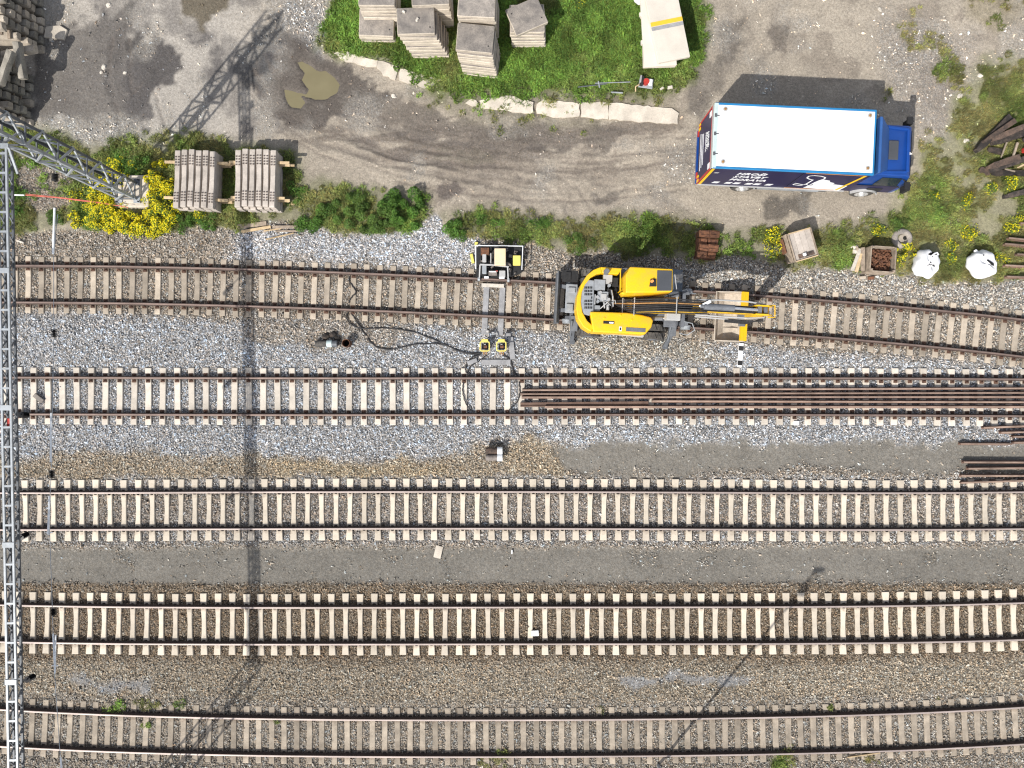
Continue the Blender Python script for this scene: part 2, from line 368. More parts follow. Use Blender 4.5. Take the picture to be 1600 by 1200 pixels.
def zones(x, y):
    """albedo colour, stoniness, stone scatter density, grass density, height at points of the yard"""
    x = np.asarray(x, float); y = np.asarray(y, float)
    u0 = x * PPM + 800; v0 = 600 - y * PPM
    n1 = fbm(x, y, 1.6, 3); n2 = fbm(x, y, 1.4, 91); n3 = fbm(x, y, 5.0, 41); n4 = fbm(x, y, 0.45, 55); n5 = fbm(x, y, 0.9, 59, 5)
    u = u0 + (n1 - 0.5) * 46; v = v0 + (n2 - 0.5) * 40
    n = x.shape
    col = np.empty(n + (3,)); st = np.zeros(n); sc = np.zeros(n); gr = np.zeros(n)
    H = (fbm(x, y, 2.2, 77) - 0.5) * 0.10 + (n4 - 0.5) * 0.03
    C = lambda *c: np.array(c)
    def lay(m, c, s=None, d=None, g=None):
        nonlocal col, st, sc, gr
        col = col * (1 - m[..., None]) + np.asarray(c) * m[..., None]
        if s is not None: st = st * (1 - m) + s * m
        if d is not None: sc = sc * (1 - m) + d * m
        if g is not None: gr = gr * (1 - m) + g * m
    # dry trodden earth
    col[:] = C(0.335, 0.293, 0.24)
    col *= (0.86 + 0.30 * n3 + 0.16 * (n4 - 0.5))[..., None]
    st += 0.08; sc += 0.007
    # pale dusty ground in the upper left, grey smears
    m = sstep(470, 330, u) * sstep(235, 190, v); lay(m * 0.75, C(0.37, 0.345, 0.315))
    mud1 = sstep(0.50, 0.58, fbm(x, y, 3.0, 131, 6)); mud2 = sstep(0.52, 0.60, fbm(x, y, 1.1, 137, 5))
    m = mud1 * sstep(520, 420, u) * sstep(215, 195, v); lay(m * (0.55 + 0.4 * mud2), C(0.125, 0.115, 0.11))
    m = mud2 * sstep(480, 600, u) * sstep(360, 330, v); lay(m * 0.5 * sstep(0.42, 0.58, n3), C(0.19, 0.16, 0.132))
    streak = fbm(x * 0.22 + 0.35 * y, y * 2.2 - 0.3 * x, 1.0, 661, 5)
    m = sstep(0.50, 0.62, streak) * sstep(430, 520, u) * sstep(1100, 1000, u) * sstep(150, 175, v) * sstep(290, 235, v); lay(m * 0.72, C(0.145, 0.122, 0.105), 0.3)
    # dark damp mud
    for poly, w, c in (([(170, 62), (225, 62), (280, 80), (292, 100), (275, 120), (280, 140), (240, 130), (240, 165), (250, 200), (200, 210), (175, 195), (165, 120)], 0.9, C(0.105, 0.097, 0.095)),
                       ([(50, 70), (100, 50), (150, 20), (195, 10), (200, 80), (185, 200), (150, 205), (110, 190), (50, 195)], 0.72, C(0.155, 0.142, 0.132)),
                       ([(400, 70), (440, 45), (490, 70), (540, 110), (575, 130), (600, 150), (560, 180), (480, 195), (436, 184), (425, 150), (400, 120)], 0.9, C(0.125, 0.11, 0.10)),
                       ([(395, 60), (420, 20), (450, 30), (440, 80), (425, 155), (402, 130)], 0.8, C(0.075, 0.072, 0.075)),
                       ([(350, 85), (400, 75), (440, 95), (420, 130), (370, 115)], 0.7, C(0.10, 0.098, 0.098)),
                       ([(270, -40), (348, -40), (346, 26), (310, 38), (274, 26)], 0.95, C(0.15, 0.128, 0.095)),
                       ([(540, 120), (640, 160), (760, 190), (900, 200), (990, 205), (960, 235), (880, 240), (740, 215), (620, 205), (530, 170)], 0.62, C(0.155, 0.135, 0.118)),
                       ([(1130, 40), (1160, 30), (1155, 95), (1130, 100)], 0.6, C(0.14, 0.125, 0.11)),
                       ([(1195, 45), (1225, 40), (1222, 78), (1200, 80)], 0.55, C(0.15, 0.13, 0.115)),
                       ([(1070, 110), (1130, 90), (1140, 150), (1085, 200)], 0.5, C(0.15, 0.135, 0.12)),
                       ([(655, 230), (760, 235), (770, 255), (680, 250)], 0.5, C(0.16, 0.145, 0.115)),
                       ([(680, 290), (715, 290), (722, 312), (700, 318), (682, 308)], 0.7, C(0.13, 0.11, 0.10)),
                       ([(930, 298), (985, 295), (985, 318), (940, 322)], 0.6, C(0.14, 0.125, 0.115)),
                       ([(1180, 305), (1260, 300), (1260, 330), (1190, 330)], 0.7, C(0.125, 0.112, 0.10))):
        d = sdf(u, v, poly) + (n4 - 0.5) * 30 + (n5 - 0.5) * 22
        lay(sstep(5, -6, d) * np.clip(w * (0.85 + 0.75 * n5), 0, 0.97), c * (0.55 + 0.6 * n5)[..., None], 0.2, 0.045)
    # wheel tracks sweeping along the road
    for pts, w, a in (([(410, 120), (450, 165), (520, 205), (600, 235), (690, 255), (800, 262)], 5, 0.5),
                      ([(430, 110), (480, 150), (560, 190), (660, 215), (780, 230), (930, 235)], 5, 0.5),
                      ([(430, 190), (500, 225), (590, 250), (700, 275), (800, 300), (850, 340)], 4, 0.35),
                      ([(800, 270), (850, 290), (880, 320), (890, 350)], 4, 0.3), ([(850, 268), (905, 292), (925, 330)], 3, 0.25),
                      ([(560, 230), (660, 252), (760, 275), (860, 280)], 3, 0.4), ([(500, 190), (580, 222), (700, 240)], 3, 0.45),
                      ([(172, 60), (170, 130), (182, 190), (190, 210)], 4, 0.5), ([(200, 60), (205, 150), (230, 115)], 3, 0.45), ([(240, 140), (250, 180), (258, 200)], 3, 0.4),
                      ([(1150, 60), (1140, 110), (1090, 170)], 7, 0.3), ([(1215, 10), (1205, 70), (1180, 110)], 7, 0.25)):
        uu = u0 + (n1 - 0.5) * 14; vv = v0 + (n2 - 0.5) * 14
        d = dline(uu, vv, pts)
        a2 = np.clip(a * 1.5, 0, .85) * sstep(0.36, 0.55, fbm(x, y, 0.7, 201))
        lay(np.exp(-(d / w) ** 2) * a2, C(0.12, 0.105, 0.095))
        H = H - np.exp(-(d / (w * 1.2)) ** 2) * 0.06 * a + np.exp(-((d - w * 2) / w) ** 2) * 0.03 * a
    # families of fine tyre marks following the same sweep
    base = [(400, 105), (440, 160), (510, 198), (600, 228), (700, 248), (800, 258), (900, 262), (1000, 255), (1080, 245)]
    uu = u0 + (n1 - 0.5) * 10; vv = v0 + (n2 - 0.5) * 10
    ru = np.random.default_rng(77)
    for off in (-46, -39, -33, -21, -15, -8, 0, 6, 14, 25, 31, 40, 52):
        pts = [(p[0] - off * 0.15, p[1] + off * (0.75 + 0.25 * min(1, max(0, (p[0] - 400) / 300)))) for p in base]
        d = dline(uu, vv, pts); g = sstep(0.40, 0.56, fbm(x, y, 1.3, 820 + off)); wd = ru.uniform(1.6, 3.4); st_ = ru.uniform(0.35, 0.75)
        lay(np.exp(-(d / wd) ** 2) * g * st_, C(0.145, 0.122, 0.105)); H = H - np.exp(-(d / wd) ** 2) * g * 0.035
    for pts in ([(770, 238), (830, 250), (872, 285), (893, 345)], [(782, 234), (842, 247), (884, 282), (904, 340)], [(795, 296), (828, 312), (842, 342)], [(1140, 10), (1150, 60), (1130, 110)], [(1165, 10), (1172, 60), (1150, 105)], [(905, 262), (960, 300), (985, 345)]):
        d = dline(uu, vv, pts); lug = 0.5 + 0.5 * np.sin((u0 * 0.8 + v0 * 1.3) * 0.9)
        m = np.exp(-(d / 5.0) ** 2) * (0.35 + 0.65 * lug) * 0.45; lay(m, C(0.19, 0.165, 0.14)); H = H - m * 0.04
    # loose stony patches in the yard
    m = sstep(0.56, 0.72, fbm(x, y, 1.8, 303)) * sstep(350, 300, v); lay(m * 0.5, C(0.33, 0.31, 0.28), 0.6, 0.14)
    m = sstep(12, -12, sdf(u, v, [(440, 0), (520, 0), (515, 60), (500, 90), (470, 60), (440, 40)])); lay(m * 0.8, C(0.30, 0.29, 0.28), 0.85, 0.4)
    m = sstep(15, -15, sdf(u, v, [(60, 190), (180, 195), (280, 208), (260, 226), (150, 232), (60, 215)])); lay(m * 0.7, C(0.32, 0.31, 0.29), 0.7, 0.35)
    m = sstep(30, -30, sdf(u, v, [(1380, 20), (1520, 60), (1510, 140), (1480, 240), (1420, 200), (1390, 120)])); gp = sstep(0.54, 0.66, fbm(x, y, 1.3, 733)); lay(m * 0.55, C(0.29, 0.265, 0.24), 0.7, 0.2); gr = np.maximum(gr, m * gp * 0.7); lay(m * gp * 0.5, C(0.17, 0.155, 0.09))
    # grass
    for poly, w, c in ((LAWN, 1.0, C(0.12, 0.15, 0.045)), (STRIP_L, 1.0, C(0.14, 0.15, 0.07)), (STRIP_M, 0.95, C(0.15, 0.155, 0.085)), (RIGHT, 0.95, C(0.19, 0.195, 0.085)), (RPATCH, 0.6, C(0.2, 0.17, 0.1)), (VERGE1, 0.6, C(0.17, 0.155, 0.11)), (TOPSLABS, 0.7, C(0.16, 0.14, 0.10))):
        d = sdf(u, v, poly) + (n4 - 0.5) * 24
        m = sstep(20, -13, d) * w
        bare = sstep(0.30, 0.46, fbm(x, y, 1.1, 411)) if poly is not LAWN else sstep(0.12, 0.26, fbm(x, y, 1.1, 411))
        lay(m * (0.55 + 0.45 * bare), c * (0.75 + 0.5 * n4)[..., None], 0.1, 0.01, m * bare)
        H = H + m * 0.03
    m = sstep(10, -10, sdf(u, v, GRAVEL_HOLE)); lay(m * 0.9, C(0.27, 0.235, 0.205), 0.9, 0.5, 0.06)
    # ballast
    top = np.interp(u0, [p[0] for p in BAL_TOP], [p[1] for p in BAL_TOP]) - np.where(u0 < 690, 9, 5)
    vb = v0 + (n2 - 0.5) * 16 + (n4 - 0.5) * 12
    mb = sstep(-5, 5, vb - top)
    GREY = C(0.335, 0.34, 0.35); GREY2 = C(0.40, 0.405, 0.42); MIX = C(0.28, 0.25, 0.215); BRN = C(0.195, 0.158, 0.118); TAN = C(0.285, 0.248, 0.197); DUL = C(0.255, 0.23, 0.198); OCH = C(0.34, 0.285, 0.21)
    lay(mb, MIX, 1.0, 1.0, 0.0)
    H = H * (1 - mb) + mb * (n4 - 0.5) * 0.03
    m = mb * sstep(25, -15, sdf(u, v, [(370, 355), (560, 372), (690, 335), (745, 372), (745, 415), (600, 412), (480, 402), (370, 395)])); lay(m, GREY2)
    m = mb * sstep(20, -10, sdf(u, v, [(1060, 420), (1130, 395), (1230, 425), (1600, 440), (1700, 470), (1700, 500), (1400, 478), (1060, 455)])); lay(m * 0.7, C(0.34, 0.325, 0.30))
    # fresh grey stone round the second track
    c1 = 600 - ty(0, x) * PPM; c2 = 600 - ty(1, x) * PPM; c3 = 600 - ty(2, x) * PPM; c4 = 600 - ty(3, x) * PPM; c5 = 600 - ty(4, x) * PPM
    m = sstep(38, 60, vb - c1 + (n1 - 0.5) * 30) * sstep(c3 - 62, c3 - 84, vb + (n1 - 0.5) * 24); lay(m, GREY * (0.92 + 0.2 * n3)[..., None])
    m = sstep(c2 + 50, c2 + 40, v0) * sstep(c2 - 50, c2 - 40, v0); lay(m * 0.6, C(0.29, 0.295, 0.305))
    for poly, w, c in (([(390, 495), (560, 500), (640, 515), (600, 540), (480, 545), (380, 525)], 0.85, MIX), ([(900, 515), (1060, 535), (1160, 550), (1100, 562), (960, 560), (880, 540)], 0.6, C(0.31, 0.275, 0.215)),
                       ([(-50, 715), (380, 712), (440, 722), (560, 716), (700, 712), (760, 690), (880, 690), (890, 740), (740, 748), (-50, 752)], 0.85, C(0.295, 0.25, 0.19)),
                       ([(420, 725), (580, 722), (700, 725), (690, 742), (440, 742)], 0.7, C(0.335, 0.275, 0.19)), ([(770, 690), (880, 690), (885, 735), (790, 740)], 0.6, OCH)):
        lay(sstep(10, -8, sdf(u, v, poly) + (n4 - 0.5) * 20) * w, c)
    # third track: mixed stone
    m = sstep(-56, -46, vb - c3) * sstep(58, 48, vb - c3); lay(m, C(0.285, 0.272, 0.258) * (0.8 + 0.4 * n4)[..., None])
    m = sstep(-28, -18, vb - c3) * sstep(26, 16, vb - c3); lay(m * 0.5, C(0.23, 0.195, 0.16))
    # rolled fines: the patch right of the ochre stones and the walkway between tracks three and four
    FINE = C(0.182, 0.170, 0.150)
    fm = sstep(8, -6, sdf(u, v, [(868, 694), (1000, 690), (1120, 694), (1330, 692), (1420, 686), (1490, 684), (1560, 700), (1720, 690), (1720, 738), (1500, 740), (1200, 738), (960, 736), (880, 732)]) + (n4 - 0.5) * 22)
    lay(fm, FINE * 1.08, 0.25, 0.05); H = H - fm * 0.04
    fm = sstep(7, -5, sdf(u0 + (n1 - 0.5) * 10, v0 + (n2 - 0.5) * 12, [(-200, 858), (800, 856), (1800, 858), (1800, 912), (800, 910), (-200, 912)]) + (n4 - 0.5) * 8)
    lay(fm, FINE * (0.92 + 0.2 * n3)[..., None], 0.25, 0.05); H = H - fm * 0.05
    m = fm * sstep(0.62, 0.75, fbm(x, y, 0.8, 515)); lay(m, FINE, 0.6, 0.3)
    # dark brown ballast of track four, tan strip, dull track five
    bnd = 911
    m = sstep(bnd - 2, bnd + 5, v0 + (n4 - 0.5) * 8); lay(m, BRN, 1.0, 1.0)
    m = sstep(48, 72, vb - c4); lay(m, TAN * (0.88 + 0.24 * n3)[..., None])
    m = sstep(-62, -44, vb - c5); lay(m, DUL * (0.9 + 0.2 * n4)[..., None])
    for poly in ([(90, 1064), (150, 1060), (235, 1066), (230, 1076), (130, 1074)], [(975, 1056), (1080, 1056), (1180, 1060), (1150, 1076), (1060, 1068), (990, 1070)]):
        lay(sstep(7, -5, sdf(u, v, poly) + (n4 - 0.5) * 22) * 0.8, C(0.25, 0.255, 0.265), 0.4, 0.25)
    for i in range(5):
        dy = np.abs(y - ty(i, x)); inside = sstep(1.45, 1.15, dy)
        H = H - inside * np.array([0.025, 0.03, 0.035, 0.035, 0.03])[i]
        m = np.exp(-((dy - 0.7525) / 0.20) ** 2) * np.array([0.45, 0.2, 0.45, 0.6, 0.5])[i]; lay(m, C(0.10, 0.078, 0.06))  # rail grime; also darkens and widens the rails' shadow bands in the colour
    # grass tufts among the lower tracks
    for (a, b, r) in ((180, 1100, 22), (240, 1096, 24), (280, 1100, 12), (770, 1190, 30), (1230, 1188, 32), (1360, 1180, 16), (1290, 1106, 8), (940, 1104, 8), (1470, 1100, 6), (228, 1138, 8), (440, 1128, 8)):
        m = sstep(r, r * 0.3, np.hypot(u - a, (v - b) * 1.5)); gr = np.maximum(gr, m * 0.75)
    # pools
    pud = np.zeros(n)
    for pl in PUD:
        d = sdf(u0 + (n4 - 0.5) * 9, v0 + (n5 - 0.5) * 9, pl)
        near = sstep(95, 12, d); H = H * (1 - near) + near * 0.02
        H = H - sstep(3, -3, d) * 0.09
        lay(sstep(34, 3, d) * (0.55 + 0.4 * n5), C(0.105, 0.09, 0.078), 0.02, 0.0)
        pud = np.maximum(pud, sstep(3, -2, d))
    sc = sc * (1 - pud); gr = gr * (1 - pud)
    return col, st, sc, gr, H
# ------------------------------------------------------------------ ground sheet
def axis(lo, hi, step, far):
    a = list(np.arange(lo, hi + step / 2, step))
    ext = [0.3, 0.9, 2, 5, 12, 30, 80, 200, far]
    return np.array([lo - e for e in reversed(ext)] + a + [a[-1] + e for e in ext])
gx = axis(-22.8, 22.8, 0.07, 420); gy = axis(-17.2, 17.6, 0.07, 420)
GX, GY = np.meshgrid(gx, gy)
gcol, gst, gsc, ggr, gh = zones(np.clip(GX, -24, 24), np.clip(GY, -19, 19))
far = (np.abs(GX) > 23.5) | (np.abs(GY) > 18.3)
gh = np.where(far, 0, gh)
nx, ny = len(gx), len(gy)
verts = np.stack([GX.ravel(), GY.ravel(), gh.ravel()], 1)
idx = np.arange(nx * ny).reshape(ny, nx)
quads = np.stack([idx[:-1, :-1].ravel(), idx[:-1, 1:].ravel(), idx[1:, 1:].ravel(), idx[1:, :-1].ravel()], 1)
gm = bpy.data.meshes.new('ground')
gm.vertices.add(len(verts)); gm.vertices.foreach_set('co', verts.ravel())
gm.loops.add(quads.size); gm.loops.foreach_set('vertex_index', quads.ravel())
gm.polygons.add(len(quads)); gm.polygons.foreach_set('loop_start', np.arange(0, quads.size, 4)); gm.polygons.foreach_set('loop_total', np.full(len(quads), 4))
gm.polygons.foreach_set('use_smooth', np.ones(len(quads), bool))
gm.update()
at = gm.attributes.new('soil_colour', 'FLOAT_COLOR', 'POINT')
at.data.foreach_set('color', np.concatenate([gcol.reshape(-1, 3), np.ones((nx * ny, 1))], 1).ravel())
at = gm.attributes.new('stoniness', 'FLOAT', 'POINT'); at.data.foreach_set('value', gst.ravel())

def ground_material():
    m = bpy.data.materials.new('ground'); m.use_nodes = True
    nt = m.node_tree; N = nt.nodes; L = nt.links; b = N['Principled BSDF']
    b.inputs['Roughness'].default_value = 0.95; b.inputs['Specular IOR Level'].default_value = 0.25
    geo = N.new('ShaderNodeNewGeometry'); P = geo.outputs['Position']
    def math_(op, a, c=None, d=None):
        n = N.new('ShaderNodeMath'); n.operation = op
        for i, q in enumerate((a, c, d)):
            if q is None: continue
            if isinstance(q, (int, float)): n.inputs[i].default_value = q
            else: L.new(q, n.inputs[i])
        return n.outputs[0]
    def rng_(v, a, c, d, e):
        n = N.new('ShaderNodeMapRange'); L.new(v, n.inputs[0])
        for i, q in enumerate((a, c, d, e)): n.inputs[1 + i].default_value = q
        return n.outputs[0]
    ac = N.new('ShaderNodeAttribute'); ac.attribute_name = 'soil_colour'
    as_ = N.new('ShaderNodeAttribute'); as_.attribute_name = 'stoniness'
    st = as_.outputs['Fac']
    def vor(scale, feat='F1'):
        v = N.new('ShaderNodeTexVoronoi'); v.feature = feat; v.inputs['Scale'].default_value = scale; v.inputs['Randomness'].default_value = 1.0
        L.new(P, v.inputs['Vector']); return v
    def noi(scale, det=3, ro=0.6):
        v = N.new('ShaderNodeTexNoise'); v.inputs['Scale'].default_value = scale; v.inputs['Detail'].default_value = det; v.inputs['Roughness'].default_value = ro
        L.new(P, v.inputs['Vector']); return v.outputs['Fac']
    v1 = vor(19.0)
    sep = N.new('ShaderNodeSeparateColor'); L.new(v1.outputs['Color'], sep.inputs[0])
    stone_lum = math_('MULTIPLY', rng_(sep.outputs[0], 0, 1, 0.35, 1.6), rng_(v1.outputs['Distance'], 0.25, 0.75, 1.0, 0.42))
    n_f = noi(55, 4, 0.7); n_m = noi(9, 4, 0.65); n_l = noi(1.1, 4)
    n_s = noi(22, 5, 0.75)
    earth = math_('MULTIPLY', math_('MULTIPLY', rng_(n_f, 0.25, 0.75, 0.62, 1.38), rng_(n_m, 0.3, 0.7, 0.76, 1.24)), rng_(n_s, 0.34, 0.6, 0.70, 1.10))
    v2 = vor(7.0); sep2 = N.new('ShaderNodeSeparateColor'); L.new(v2.outputs['Color'], sep2.inputs[0])
    peb = math_('MULTIPLY', math_('GREATER_THAN', sep2.outputs[0], 0.88), math_('LESS_THAN', v2.outputs['Distance'], math_('MULTIPLY', sep2.outputs[1], 0.26)))
    earth = math_('ADD', earth, math_('MULTIPLY', peb, 0.75))
    lum = N.new('ShaderNodeMix'); lum.data_type = 'FLOAT'
    L.new(st, lum.inputs[0]); L.new(earth, lum.inputs[2]); L.new(stone_lum, lum.inputs[3])
    lum2 = math_('MULTIPLY', lum.outputs[0], rng_(n_l, 0.3, 0.7, 0.90, 1.10))
    # a little hue change from stone to stone
    hue = N.new('ShaderNodeMix'); hue.data_type = 'RGBA'; hue.inputs[6].default_value = (1.10, 0.98, 0.84, 1); hue.inputs[7].default_value = (0.92, 1.0, 1.10, 1)
    L.new(sep.outputs[1], hue.inputs[0])
    h2 = N.new('ShaderNodeMix'); h2.data_type = 'RGBA'; h2.inputs[6].default_value = (1, 1, 1, 1)
    L.new(st, h2.inputs[0]); L.new(hue.outputs[2], h2.inputs[7])
    mu = N.new('ShaderNodeMix'); mu.data_type = 'RGBA'; mu.blend_type = 'MULTIPLY'; mu.inputs[0].default_value = 1
    L.new(ac.outputs['Color'], mu.inputs[6]); L.new(h2.outputs[2], mu.inputs[7])
    sc_ = N.new('ShaderNodeVectorMath'); sc_.operation = 'SCALE'
    L.new(mu.outputs[2], sc_.inputs[0]); L.new(lum2, sc_.inputs['Scale'])
    L.new(sc_.outputs[0], b.inputs['Base Color'])
    hs = math_('MULTIPLY', math_('SUBTRACT', 0.8, v1.outputs['Distance']), math_('MULTIPLY', st, 0.030))
    he = math_('ADD', math_('MULTIPLY', n_f, 0.006), math_('ADD', math_('MULTIPLY', n_m, 0.03), math_('MULTIPLY', peb, 0.015)))
    bp = N.new('ShaderNodeBump'); bp.inputs['Strength'].default_value = 0.9; bp.inputs['Distance'].default_value = 1.0
    L.new(math_('ADD', hs, he), bp.inputs['Height']); L.new(bp.outputs[0], b.inputs['Normal'])
    return m
gm.materials.append(ground_material())
ground = link('ground', gm); ground['kind'] = 'structure'

def gz(x, y):
    return float(zones(np.array([x]), np.array([y]))[4][0])

# muddy pools: level water lying in hollows of the ground
def water_material():
    m = bpy.data.materials.new('muddy_water'); m.use_nodes = True
    N = m.node_tree.nodes; L = m.node_tree.links; b = N['Principled BSDF']
    geo = N.new('ShaderNodeNewGeometry'); n = N.new('ShaderNodeTexNoise'); n.inputs['Scale'].default_value = 1.6; n.inputs['Detail'].default_value = 4
    L.new(geo.outputs['Position'], n.inputs['Vector'])
    mx = N.new('ShaderNodeMix'); mx.data_type = 'RGBA'; mx.inputs[6].default_value = (0.155, 0.135, 0.078, 1); mx.inputs[7].default_value = (0.205, 0.18, 0.108, 1)
    L.new(n.outputs['Fac'], mx.inputs[0]); L.new(mx.outputs[2], b.inputs['Base Color'])
    b.inputs['Roughness'].default_value = 0.12; b.inputs['IOR'].default_value = 1.33
    return m
m_water = water_material()
for k, pl in enumerate(PUD):
    u_0, u_1, v_0, v_1 = min(p[0] for p in pl) - 8, max(p[0] for p in pl) + 8, min(p[1] for p in pl) - 8, max(p[1] for p in pl) + 8
    pts = [W(*p) for p in ((u_0, v_1), (u_1, v_1), (u_1, v_0), (u_0, v_0))]
    mb = MB().add([(p.x, p.y, 0) for p in pts], [tuple(range(len(pts)))])
    o = mb.build('water', m_water, loc=(0, 0, -0.035)); o['kind'] = 'structure'

# ------------------------------------------------------------------ scattered stuff: stones and grass by instances on points
def attr_mat(name, rough, transl=0.0, fine=0.15):
    m = bpy.data.materials.new(name); m.use_nodes = True
    nt = m.node_tree; N = nt.nodes; L = nt.links; b = N['Principled BSDF']
    b.inputs['Roughness'].default_value = rough; b.inputs['Specular IOR Level'].default_value = 0.3
    t = N.new('ShaderNodeAttribute'); t.attribute_type = 'INSTANCER'; t.attribute_name = 'tint'
    s = N.new('ShaderNodeAttribute'); s.attribute_name = 'shade'
    mu = N.new('ShaderNodeMix'); mu.data_type = 'RGBA'; mu.blend_type = 'MULTIPLY'; mu.inputs[0].default_value = 1
    L.new(t.outputs['Color'], mu.inputs[6]); L.new(s.outputs['Color'], mu.inputs[7])
    L.new(mu.outputs[2], b.inputs['Base Color'])
    if transl:
        tr = N.new('ShaderNodeBsdfTranslucent'); L.new(mu.outputs[2], tr.inputs[0])
        mx = N.new('ShaderNodeMixShader'); mx.inputs[0].default_value = transl
        L.new(b.outputs[0], mx.inputs[1]); L.new(tr.outputs[0], mx.inputs[2]); L.new(mx.outputs[0], N['Material Output'].inputs[0])
    return m

def shaded_mesh(name, vs, fs, shades, m):
    me = bpy.data.meshes.new(name); me.from_pydata([tuple(v) for v in vs], [], fs)
    a = me.attributes.new('shade', 'FLOAT_COLOR', 'FACE')
    a.data.foreach_set('color', np.array([(*s, 1) for s in shades], float).ravel())
    me.materials.append(m); me.update()
    return me

def instance_tree(coll):
    g = bpy.data.node_groups.new('scatter_' + coll.name, 'GeometryNodeTree')
    g.interface.new_socket('Geometry', in_out='INPUT', socket_type='NodeSocketGeometry')
    g.interface.new_socket('Geometry', in_out='OUTPUT', socket_type='NodeSocketGeometry')
    N = g.nodes; L = g.links
    gi = N.new('NodeGroupInput'); go = N.new('NodeGroupOutput')
    ci = N.new('GeometryNodeCollectionInfo'); ci.inputs['Collection'].default_value = coll
    ci.inputs['Separate Children'].default_value = True; ci.inputs['Reset Children'].default_value = True
    ip = N.new('GeometryNodeInstanceOnPoints'); ip.inputs['Pick Instance'].default_value = True
    def na(n, t):
        a = N.new('GeometryNodeInputNamedAttribute'); a.data_type = t; a.inputs['Name'].default_value = n; return a.outputs['Attribute']
    L.new(gi.outputs[0], ip.inputs['Points']); L.new(ci.outputs[0], ip.inputs['Instance'])
    L.new(na('pick', 'INT'), ip.inputs['Instance Index']); L.new(na('turn', 'FLOAT_VECTOR'), ip.inputs['Rotation']); L.new(na('size', 'FLOAT_VECTOR'), ip.inputs['Scale'])
    L.new(ip.outputs[0], go.inputs[0])
    return g

def scatter(name, meshes, pts, tint, size, tilt, label):
    coll = bpy.data.collections.new(name + '_pieces')
    for me in meshes: coll.objects.link(bpy.data.objects.new(name + '_piece', me))
    n = len(pts)
    me = bpy.data.meshes.new(name)
    me.vertices.add(n); me.vertices.foreach_set('co', np.asarray(pts, float).ravel())
    a = me.attributes.new('tint', 'FLOAT_COLOR', 'POINT'); a.data.foreach_set('color', np.concatenate([tint, np.ones((n, 1))], 1).ravel())
    a = me.attributes.new('pick', 'INT', 'POINT'); a.data.foreach_set('value', nrg.integers(0, len(meshes), n).astype(np.int32))
    rot = np.stack([nrg.uniform(-tilt, tilt, n), nrg.uniform(-tilt, tilt, n), nrg.uniform(0, 6.283, n)], 1)
    a = me.attributes.new('turn', 'FLOAT_VECTOR', 'POINT'); a.data.foreach_set('vector', rot.ravel())
    a = me.attributes.new('size', 'FLOAT_VECTOR', 'POINT'); a.data.foreach_set('vector', np.repeat(np.asarray(size, float)[:, None], 3, 1).ravel())
    me.update()
    o = link(name, me)
    md = o.modifiers.new('scatter', 'NODES'); md.node_group = instance_tree(coll)
    o['kind'] = 'stuff'; o['label'] = label
    return o

# --- stones
m_stone = attr_mat('ballast_stone', 0.9)
OCT_F = [(0, 2, 4), (2, 1, 4), (1, 3, 4), (3, 0, 4), (2, 0, 5), (1, 2, 5), (3, 1, 5), (0, 3, 5)]
def stone_cluster(k, count, spread):  # a few irregular stones side by side
    r = np.random.default_rng(500 + k)
    vs, fs, sh = [], [], []
    for j in range(count):
        c = np.array([r.uniform(-spread, spread), r.uniform(-spread, spread), r.uniform(-0.004, 0.016)])
        s = 0.022 * r.uniform(0.7, 1.5)
        base = np.array([(1, 0, 0), (-1, 0, 0), (0, 1, 0), (0, -1, 0), (0, 0, 1), (0, 0, -1)], float)
        base = base * (s * r.uniform(0.75, 1.35, 3)) + r.uniform(-0.35, 0.35, (6, 3)) * s
        e = Euler(r.uniform(0, 6.28, 3)).to_matrix()
        o = len(vs)
        vs += [tuple(np.array(e @ Vector(p)) + c) for p in base]
        lum = float(np.clip(r.lognormal(-0.04, 0.52), 0.3, 2.6)); w = r.uniform(-0.10, 0.10)
        for f in OCT_F:
            fs.append(tuple(i + o for i in f)); sh.append((lum * (1 + w), lum, lum * (1 - w)))
    return shaded_mesh('stone', vs, fs, sh, m_stone)
stone_meshes = [stone_cluster(k, 3, 0.055) for k in range(8)]

def on_track(x, y, burial=True):
    """True where a sleeper or rail lies"""
    hit = np.zeros(len(x), bool)
    for i in range(5):
        dy = y - ty(i, x); tn = tslope(i, x)
        xs = x + dy * tn; t = dy * np.cos(np.arctan(tn))
        ph = ((xs - (PHASE[i] - 800) / PPM + SPACING[i] / 2) % SPACING[i]) - SPACING[i] / 2
        h = (np.abs(ph) < 0.155) & (np.abs(t) < HALFL[i] + 0.03) & (nrg.random(len(x)) > (0.03 if i in (2, 3) else 0.06))
        if burial:
            keep = nrg.random(len(x)) < {0: 0.10, 1: 0.01, 2: 0.01, 3: 0.01, 4: 0.42}[i]
            h &= ~(keep & (np.abs(t) > 0.90) & ((i == 4) | (t > 0)))
        hit |= h | (np.abs(np.abs(t) - 0.7525) < 0.11)
    return hit

